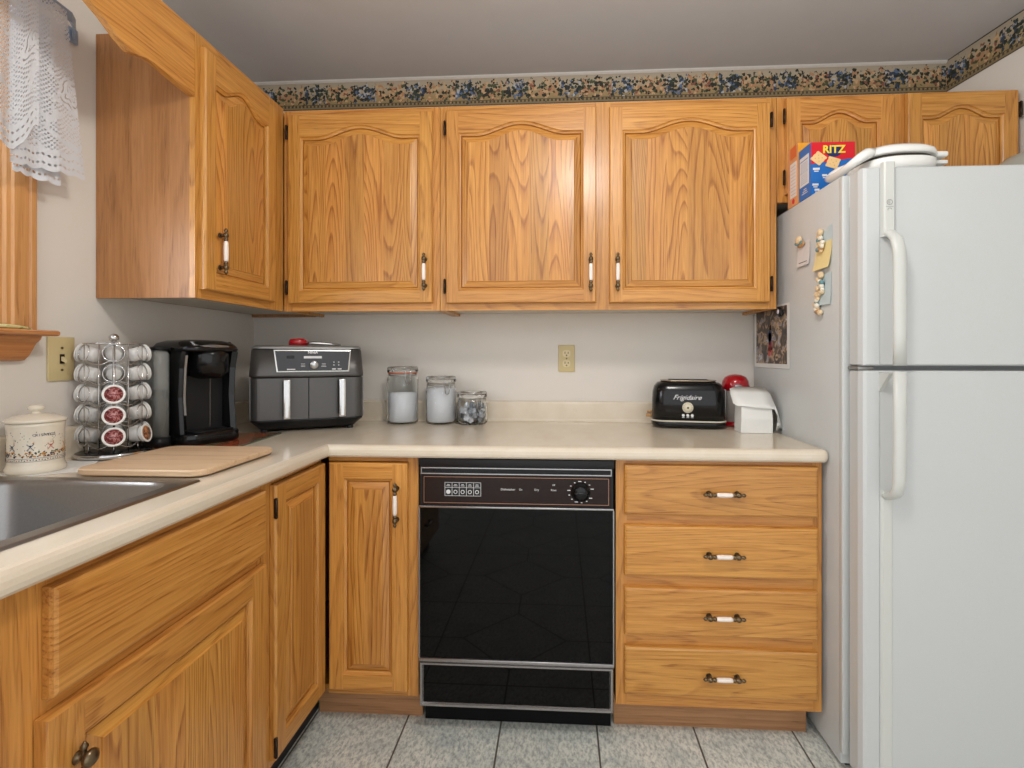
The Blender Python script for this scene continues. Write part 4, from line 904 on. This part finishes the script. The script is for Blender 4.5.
writing('lettering', 'NINJA', .0125, WHITEP, cpan, onp(.014, .2945), ext=.0004, bold=.0004)
# red spatula on the air fryer
sp = thing('spatula', 'red-headed spatula with a silver handle lying on top of the air fryer', 'spatula', (.388, -.243, CT+.322), math.radians(28.5))
mb = MB(); mb.loft([[(x, y*(hw), z) for y, z in ((-1, .001), (1, .001), (1, t_), (-1, t_))] for x, hw, t_ in ((-.085, .012, .014), (-.080, .020, .024), (-.05, .024, .028), (-.03, .021, .026), (-.018, .010, .016))], 0, True); lab(mb.build('blade', RG, sp), 'red silicone blade')
mb = MB(); mb.tube([(-.02, 0, .0095), (.0, 0, .0095), (.03, 0, .0088), (.07, 0, .006), (.105, 0, .0035)], [.006, .007, .0065, .005, .0032], 12); lab(mb.build('handle', SIL, sp), 'silver handle')

# coffee maker
km = thing('coffee_maker', 'black single-cup coffee maker with a clear side water tank beside the pod carousel', 'coffee maker', (.158, -.590, CT+.0035), math.radians(67))
mb = MB()
def kf(x0, x1, f, b, r, z): return rrect(x0, x1, -f, b, r, z, 8)
mb.loft([kf(-.098, .102, .122, .100, .05, 0), kf(-.100, .104, .125, .102, .05, .006), kf(-.100, .104, .125, .102, .05, .030), kf(-.097, .101, .122, .100, .05, .036)]); mb.build('base', BLACKG, km)
mb = MB(); mb.loft([kf(-.062, .085, .112, -.02, .035, .036), kf(-.062, .085, .112, -.02, .035, .040)]); mb.build('drip_tray', BLACKM, km)
mb = MB(); mb.loft([kf(-.100, .100, .045, .100, .02, .036), kf(-.100, .102, .045, .100, .02, .24), kf(-.098, .100, .045, .098, .02, .300)], 0)
mb.build('rear_body', BLACKG, km)
mb = MB()
for s in (-1, 1):
    xo = s*.0975
    mb.loft([[(xo-s*.022, -.040, z), (xo, -.040, z), (xo, -w_, z), (xo-s*.008, -w_-.008, z), (xo-s*.022, -w_, z)] for z, w_ in ((.036, .088), (.15, .078), (.24, .084), (.292, .096))], 0, False)
mb.build('side_column', BLACKG, km)
mb = MB(); mb.box(-.0735, .0735, -.0462, -.045, .04, .215, 0); mb.box(.028, .0292, -.0472, -.046, .045, .215, 1); mb.build('back_splash_plate', [BLACKM, SIL], km)
mb = MB(); M = Matrix.Translation((.006, -.070, 0)); mb.lathe([(.001, .205), (.030, .205), (.052, .212), (.055, .222), (.062, .226), (.063, .285), (.058, .295)], M, 36); mb.build('brew_head', BLACKG, km)
mb = MB(); mb.loft([kf(-.098, .100, .120, .098, .05, .292), kf(-.100, .102, .126, .100, .052, .298), kf(-.098, .100, .122, .098, .052, .308), kf(-.090, .092, .108, .090, .05, .320), kf(-.07, .07, .085, .065, .045, .328), kf(-.03, .03, .04, .03, .02, .331)], 0); mb.build('lid', BLACKG, km)
mb = MB(); SGR = plain('grey_lid_band', srgb(140, 140, 142), .2, .7)
mb.loft([[(x, -.1265+.0006*abs(x*30)**2.2-.0, z) for z in (0,)] for x in (0,)], 0) if False else None
pts = [(-.070, -.112, .3165), (-.04, -.122, .3125), (0, -.1265, .311), (.045, -.1215, .3125), (.075, -.106, .317)]
mb.loft([[(x, y-.001, z-.006), (x, y+.020, z+.008), (x, y+.021, z+.0085), (x, y, z-.003)] for x, y, z in pts], 0, True); mb.build('handle_band', SGR, km)
TANK = NT('smoky_tank').set(Base_Color=(.62, .64, .62), Roughness=.12, Transmission_Weight=.75, IOR=1.25).m
mb = MB(); mb.loft([rrect(-.152, -.104, -.055, .085, .018, z, 6) for z in (.030, .285)]+[rrect(-.146, -.108, -.045, .075, .014, .296, 6)], 0); mb.build('water_tank', TANK, km)
mb = MB(); mb.loft([rrect(-.149, -.107, -.052, .082, .016, z, 6) for z in (.034, .175)], 0); lab(mb.build('water', NT('tank_water').set(Base_Color=(.72, .74, .70), Roughness=.1, Transmission_Weight=.8, IOR=1.33).m, km), 'water in the tank')
mb = MB(); mb.loft([rrect(-.154, -.100, -.058, .088, .018, z, 6) for z in (.0, .029)], 0); mb.build('tank_base', BLACKM, km)
mb = MB(); mb.loft([rrect(-.153, -.101, -.056, .086, .018, z, 6) for z in (.2965, .306)], 0); mb.build('tank_cap', BLACKM, km)
mb = MB(); mb.loft([[(-.0905, -w_-.0075, z), (-.0835, -w_-.0075, z), (-.0835, -w_-.0095, z), (-.0905, -w_-.0095, z)] for z, w_ in ((.095, .088), (.15, .0835), (.24, .0885), (.28, .0955))], 0, False); lab(mb.build('trim_strip', SIL, km), 'narrow silver strip')
km.scale = (.93, 1, 1); km.location.x -= .004
# glass trivet mat
mt = thing('glass_mat', 'dark glass worktop mat with a red floral print under the coffee maker', 'mat', (.205, -.585, CT), math.radians(4))
mb = MB(); mb.loft([rrect(-.150, .165, -.178, .168, .012, z, 4) for z in (0, .0034)], 0, False); mb.build('glass_sheet', plain('green_glass_edge', srgb(96, 104, 88), .08, coat=.5), mt)
mb = MB(); mb.poly([(-.138, -.166, .0035), (.150, -.166, .0035), (.150, .156, .0035), (-.138, .156, .0035)])
mb.build('print', blobs('red_floral_print', [(.0, srgb(70, 64, 48)), (.40, srgb(96, 84, 60)), (.46, srgb(150, 140, 110)), (.5, srgb(176, 62, 40)), (.58, srgb(200, 96, 50)), (.64, srgb(60, 40, 32))], 16, .12, 2, 1.5), mt)

# cutting board
cb = MB(); cb.loft([rrect(.226+i, .545-i, -1.092+i, -.775-i, .035, z, 8) for i, z in ((.003, CT+.0045), (0, CT+.0075), (0, CT+.0165), (.003, CT+.0195))], 0, False)
cbo = tag(cb.build('cutting_board', BOARD), 'pale maple cutting board lying on the worktop and the corner of the sink rim', 'cutting board')
# white paper under the canister
mb = MB(); mb.prism([(.012, -1.085), (.125, -1.088), (.205, -1.030), (.115, -.895), (.02, -.93)], CT+.0004, CT+.0012, 'z'); tag(mb.build('paper_sheet', PW), 'cream paper sheet lying beneath the ceramic canister', 'paper')
# ceramic canister
cn = thing('ceramic_canister', 'cream ceramic canister with a floral band and knobbed lid, left of the pod carousel', 'canister', (.081, -1.034, CT+.0013), math.radians(36))
CRM = plain('cream_glaze', srgb(228, 220, 202), .18, coat=.4, mottle=.02)
mb = MB(); mb.lathe([(.001, 0), (.054, 0), (.057, .004), (.0565, .012), (.0535, .018), (.0525, .022), (.053, .100), (.0545, .112), (.055, .119), (.050, .120)], None, 48); mb.build('pot', CRM, cn)
mb = MB(); mb.lathe([(.056, .1202), (.0585, .122), (.0585, .1265), (.054, .130), (.035, .138), (.012, .1405), (.009, .1415), (.0085, .146), (.015, .150), (.017, .155), (.012, .160), (.001, .1615)], None, 48); mb.build('lid', CRM, cn)
def ring_pt(a, z, r=.0532): return Vector((r*math.sin(a), -r*math.cos(a), z))
rnd = random.Random(11)
cols = [plain('paint_ochre', srgb(196, 140, 70), .4), plain('paint_green', srgb(76, 108, 84), .4), plain('paint_blue', srgb(60, 74, 104), .4), plain('paint_red', srgb(190, 84, 70), .4), plain('paint_dark', srgb(48, 50, 56), .4)]
mb = MB()
def dot(a, z, s, mi): 
    p = ring_pt(a, z); M = Matrix.Translation(p) @ Matrix.Rotation(a, 4, 'Z') @ Matrix.Diagonal((1, .22, 1, 1)); mb.sphere((0, 0, 0), s, mi, n=8) if False else mb.merge(_sph(s), mi, True, M)
def _sph(s):
    t_ = bmesh.new(); bmesh.ops.create_icosphere(t_, subdivisions=1, radius=s); return t_
for k in range(64): dot(2*PI*k/64, .0335+.0008*math.sin(k*2.2), .0014, (4, 2, 4, 3)[k % 4])
for k in range(230): dot(rnd.uniform(0, 2*PI), .041+.012*rnd.random(), rnd.uniform(.0014, .0028), rnd.choice((0, 1, 0, 2, 0, 4)))
for k in range(130): dot(rnd.uniform(0, 2*PI), .055+.045*rnd.random(), .0010, rnd.choice((2, 4, 1)))
for k in range(9):
    a = 2*PI*k/9; m_ = (2, 3, 0, 1)[k % 4]
    for q in range(-3, 4): dot(a+q*.035, .064+q*.0022, .0013, m_); dot(a+q*.035, .064-q*.0022, .0013, m_)
    dot(a, .0665, .0026, m_); dot(a+.1, .074, .0018, 0)
mb.build('floral_band', cols, cn)
mb = MB()
for z in (.0375, .0300): mb.tube([ring_pt(2*PI*k/48, z) for k in range(48)], .0004, 5, closed=True)
mb.build('band_lines', cols[2], cn)
# curved lettering, one letter at a time
for k, ch in enumerate('CRISPWOOD'):
    a = .12+k*.088; writing('lettering', ch, .0085, cols[2], cn, Matrix.Translation(ring_pt(a, .092, .0531)) @ Matrix.Rotation(a, 4, 'Z') @ Matrix.Rotation(PI/2, 4, 'X'), ext=.0003)

# pod carousel
RX, RY = .100, -.834
ra = thing('pod_carousel', 'wire carousel with five tiers of coffee pod rings on a round base', 'pod holder', (RX, RY, CT), 0)
NC = 6; A0 = math.radians(-48)
mb = MB(); mb.lathe([(.001, .001), (.080, .001), (.085, .004), (.085, .012), (.082, .015), (.001, .016)], None, 48, 0); mb.build('base', BLACKG, ra)
mb = MB(); mb.lathe([(.0855, .003), (.0875, .005), (.0875, .012), (.0855, .014)], None, 48, cap=False); lab(mb.build('base_rim', CHROME, ra), 'chrome rim of the base')
mb = MB(); mb.cyl((0, 0, .014), (0, 0, .325), .0035, 14); mb.build('pole', CHROME, ra)
mb = MB(); mb.sphere((0, 0, .333), .0125, n=20); mb.build('ball_knob', CHROME, ra)
TZ = [.290, .234, .177, .119, .061]
mb = MB()
RR = .074
for t_i, z in enumerate(TZ):
    for c_i in range(NC):
        a = A0+c_i*2*PI/NC; d = Vector((math.cos(a), math.sin(a), 0)); s_ = Vector((-d.y, d.x, 0))
        up = (Vector((0, 0, 1))-d*.18).normalized()
        n = 24; mb.tube([d*RR+Vector((0, 0, z))+(s_*math.cos(2*PI*k/n)+up*math.sin(2*PI*k/n))*.0237 for k in range(n)], .0013, 6, closed=True)
    # wavy connecting wire
    for dz in (-.0265,):
        n = 60; mb.tube([(.066*math.cos(2*PI*k/n+A0), .066*math.sin(2*PI*k/n+A0), z+dz+.006*math.cos(2*PI*k/n*NC)) for k in range(n)], .0012, 6, closed=True)
n = 40; mb.tube([(.068*math.cos(2*PI*k/n), .068*math.sin(2*PI*k/n), .3165) for k in range(n)], .0016, 6, closed=True)
for c_i in range(NC):
    a = A0+(c_i+.5)*2*PI/NC
    mb.tube([(.064*math.cos(a), .064*math.sin(a), .016), (.064*math.cos(a), .064*math.sin(a), .3165)], .0012, 6)
    mb.tube([(.062*math.cos(a-PI/NC), .062*math.sin(a-PI/NC), .016), (.062*math.cos(a-PI/NC), .062*math.sin(a-PI/NC), .038)], .0014, 6)
for c_i in range(3):
    a = A0+c_i*2*PI/3+.5; mb.tube([(0, 0, .318), (.068*math.cos(a), .068*math.sin(a), .3165)], .0013, 6)
mb.build('wire_rings', CHROME, ra)
PODW = plain('pod_white', srgb(224, 224, 222), .35, mottle=.02); RIMW = plain('pod_rim_white', srgb(238, 238, 234), .35, mottle=0)
LIDR = blobs('pod_lid_dark_red', [(.3, srgb(84, 30, 32)), (.48, srgb(130, 48, 50)), (.54, srgb(206, 150, 146)), (.58, srgb(120, 40, 44)), (.7, srgb(70, 30, 34))], 90, .3)
LIDB = blobs('pod_lid_brown', [(.3, srgb(60, 40, 34)), (.46, srgb(90, 54, 40)), (.52, srgb(214, 150, 100)), (.6, srgb(84, 50, 38)), (.7, srgb(50, 36, 34))], 60, .3)
cn_name = {0: 'front', 1: 'right front', 2: 'right back', 3: 'back', 4: 'left back', 5: 'left front'}
tiers = ['top', 'second', 'middle', 'fourth', 'bottom']
def make_pod(mat):
    p = thing('coffee_pod', 'x', 'coffee pod', (0, 0, 0), 0, 'coffee pods in the carousel')
    # axis along local +x (lid outward)
    M = Matrix.Rotation(PI/2, 4, 'Y')
    mb = MB(); mb.lathe([(.001, -.040), (.017, -.040), (.0185, -.036), (.0225, -.001), (.0225, .0015)], M, 28); mb.build('cup', PODW, p)
    mb = MB(); mb.lathe([(.0225, .0012), (.0258, .0012), (.0262, .0022), (.0258, .0034), (.0205, .0036), (.0205, .0030)], M, 28, cap=False); mb.build('rim', RIMW, p)
    mb = MB(); mb.lathe([(.001, .0022), (.0206, .0022), (.0206, .0031), (.001, .0034)], M, 28); mb.build('foil_lid', mat, p)
    return p
protos = {}
def put_pod(ti, ci, mat, label):
    if mat.name not in protos: p = protos[mat.name] = make_pod(mat)
    else:
        src = protos[mat.name]; p = src.copy(); COL.objects.link(p)
        for ch in src.children:
            q = ch.copy(); COL.objects.link(q); q.parent = p
    a = A0+ci*2*PI/NC
    p.location = (RX+(RR+.008)*math.cos(a), RY+(RR+.008)*math.sin(a), CT+TZ[ti]+.001)
    p.rotation_euler = (0, -math.radians(10), a); p['label'] = label; p['group'] = 'coffee pods in the carousel'; p['category'] = 'coffee pod'
ordn = {'top': 'top tier', 'second': 'upper-middle tier', 'middle': 'middle tier', 'fourth': 'lower-middle tier', 'bottom': 'bottom tier'}
for ti in range(5):
    for ci in range(NC):
        if ci == 5 or (ci == 0 and ti < 2) or (ci == 1 and ti < 4): continue
        m_, nm = (LIDB, 'brown lid') if (ci == 1 and ti == 4) else (LIDR, 'dark red lid')
        if ci in (0,) or (ci == 1 and ti == 4): lb = 'white coffee pod with %s facing out, %s, %s of the carousel' % (nm, ordn[tiers[ti]], cn_name[ci])
        else: lb = 'white coffee pod seen from its side, %s, %s of the carousel' % (ordn[tiers[ti]], cn_name[ci])
        put_pod(ti, ci, m_, lb)

# thing on the window sill
mb = MB(); mb.loft([[(.040+.010*math.cos(2*PI*k/14)*w_, y, 1.2620+.0060*h_+.006*math.sin(2*PI*k/14)*h_) for k in range(14)] for y, w_, h_ in ((-1.30, .2, .3), (-1.25, 1, 1), (-1.10, 1.3, 1), (-1.04, 1.0, .8), (-1.015, .5, .5), (-1.005, .1, .2))], 0)
tag(mb.build('leaf_ornament', blobs('striped_green', [(.3, srgb(96, 120, 60)), (.5, srgb(200, 200, 140)), (.6, srgb(226, 222, 176)), (.7, srgb(120, 140, 70))], 30)), 'slim pale green and cream striped object lying on the window sill', 'ornament')

# curtain rod and lace valance
cr = thing('curtain_rod', 'white curtain rod with a curved end bracket above the window', 'curtain rod', (0, 0, 2.090))
RODW = plain('rod_white', srgb(150, 164, 184), .35)
mb = MB(); mb.loft([[(.078, y, -.012), (.084, y, -.012), (.084, y, .012), (.078, y, .012)] for y in (-2.05, -.985)]+[[(.078-d_*.3, y, -.012), (.083-d_*.3, y+.004, -.014), (.083-d_*.3, y+.004, .014), (.078-d_*.3, y, .012)] for d_, y in ((.02, -.940), (.08, -.912), (.16, -.888), (.235, -.868))], 0, False); mb.build('flat_rod', RODW, cr)
mb = MB(); mb.box(.0005, .010, -.882, -.850, -.020, .020, bev=.002); mb.build('bracket', RODW, cr)
lc = thing('lace_curtain', 'white crocheted lace valance with rose motifs and a scalloped hem on the window', 'curtain', (0, 0, 2.082))
def lace(y0, y1, topz, bot, x, amp, nf, ph, name, taper=0):
    nu, nv = 90, 40; mb = MB(); uvl = mb.bm.loops.layers.uv.new('UVMap'); G = []; UV = {}
    for j in range(nv+1):
        row = []
        for i in range(nu+1):
            u = i/nu; v = j/nv; y = y0+(y1-y0)*u; zb = bot(u)
            hem = .006*abs(math.sin(PI*(y0+(y1-y0)*u)/.028))
            z = topz+(zb-hem-topz)*v
            yy = y+taper*v*u*u
            xx = x+amp*(.35+.65*v)*math.sin(2*PI*nf*u+ph)+amp*.35*v*math.sin(2*PI*nf*2.3*u+1+ph)
            vt = mb.v((xx, yy, z)); UV[vt] = ((y-y0)*1.25+.01, (zb-hem-z)*-1.0+0.0 if False else (z-(zb-hem))); row.append(vt)
        G.append(row)
    for j in range(nv):
        for i in range(nu):
            f = mb.face([G[j][i], G[j][i+1], G[j+1][i+1], G[j+1][i]], 0, True)
            for lp in f.loops: lp[uvl].uv = UV[lp.vert]
    o_ = mb.build(name, LACE, lc, fix=False); return o_
def sm(a, b, t): t = max(0, min(1, (t-a)/(b-a))); return t*t*(3-2*t)
lace(-1.72, -1.055, .012, lambda u: -.40+.075*sm(.93, 1.0, u), .108, .012, 5, .6, 'lace_swag')
lace(-1.105, -.962, .008, lambda u: -.430+.022*u, .088, .006, 1.2, 2.2, 'lace_tail', .052)
lace(-1.085, -.985, .004, lambda u: -.442, .070, .005, 1.2, 1.0, 'lace_tail', .02)
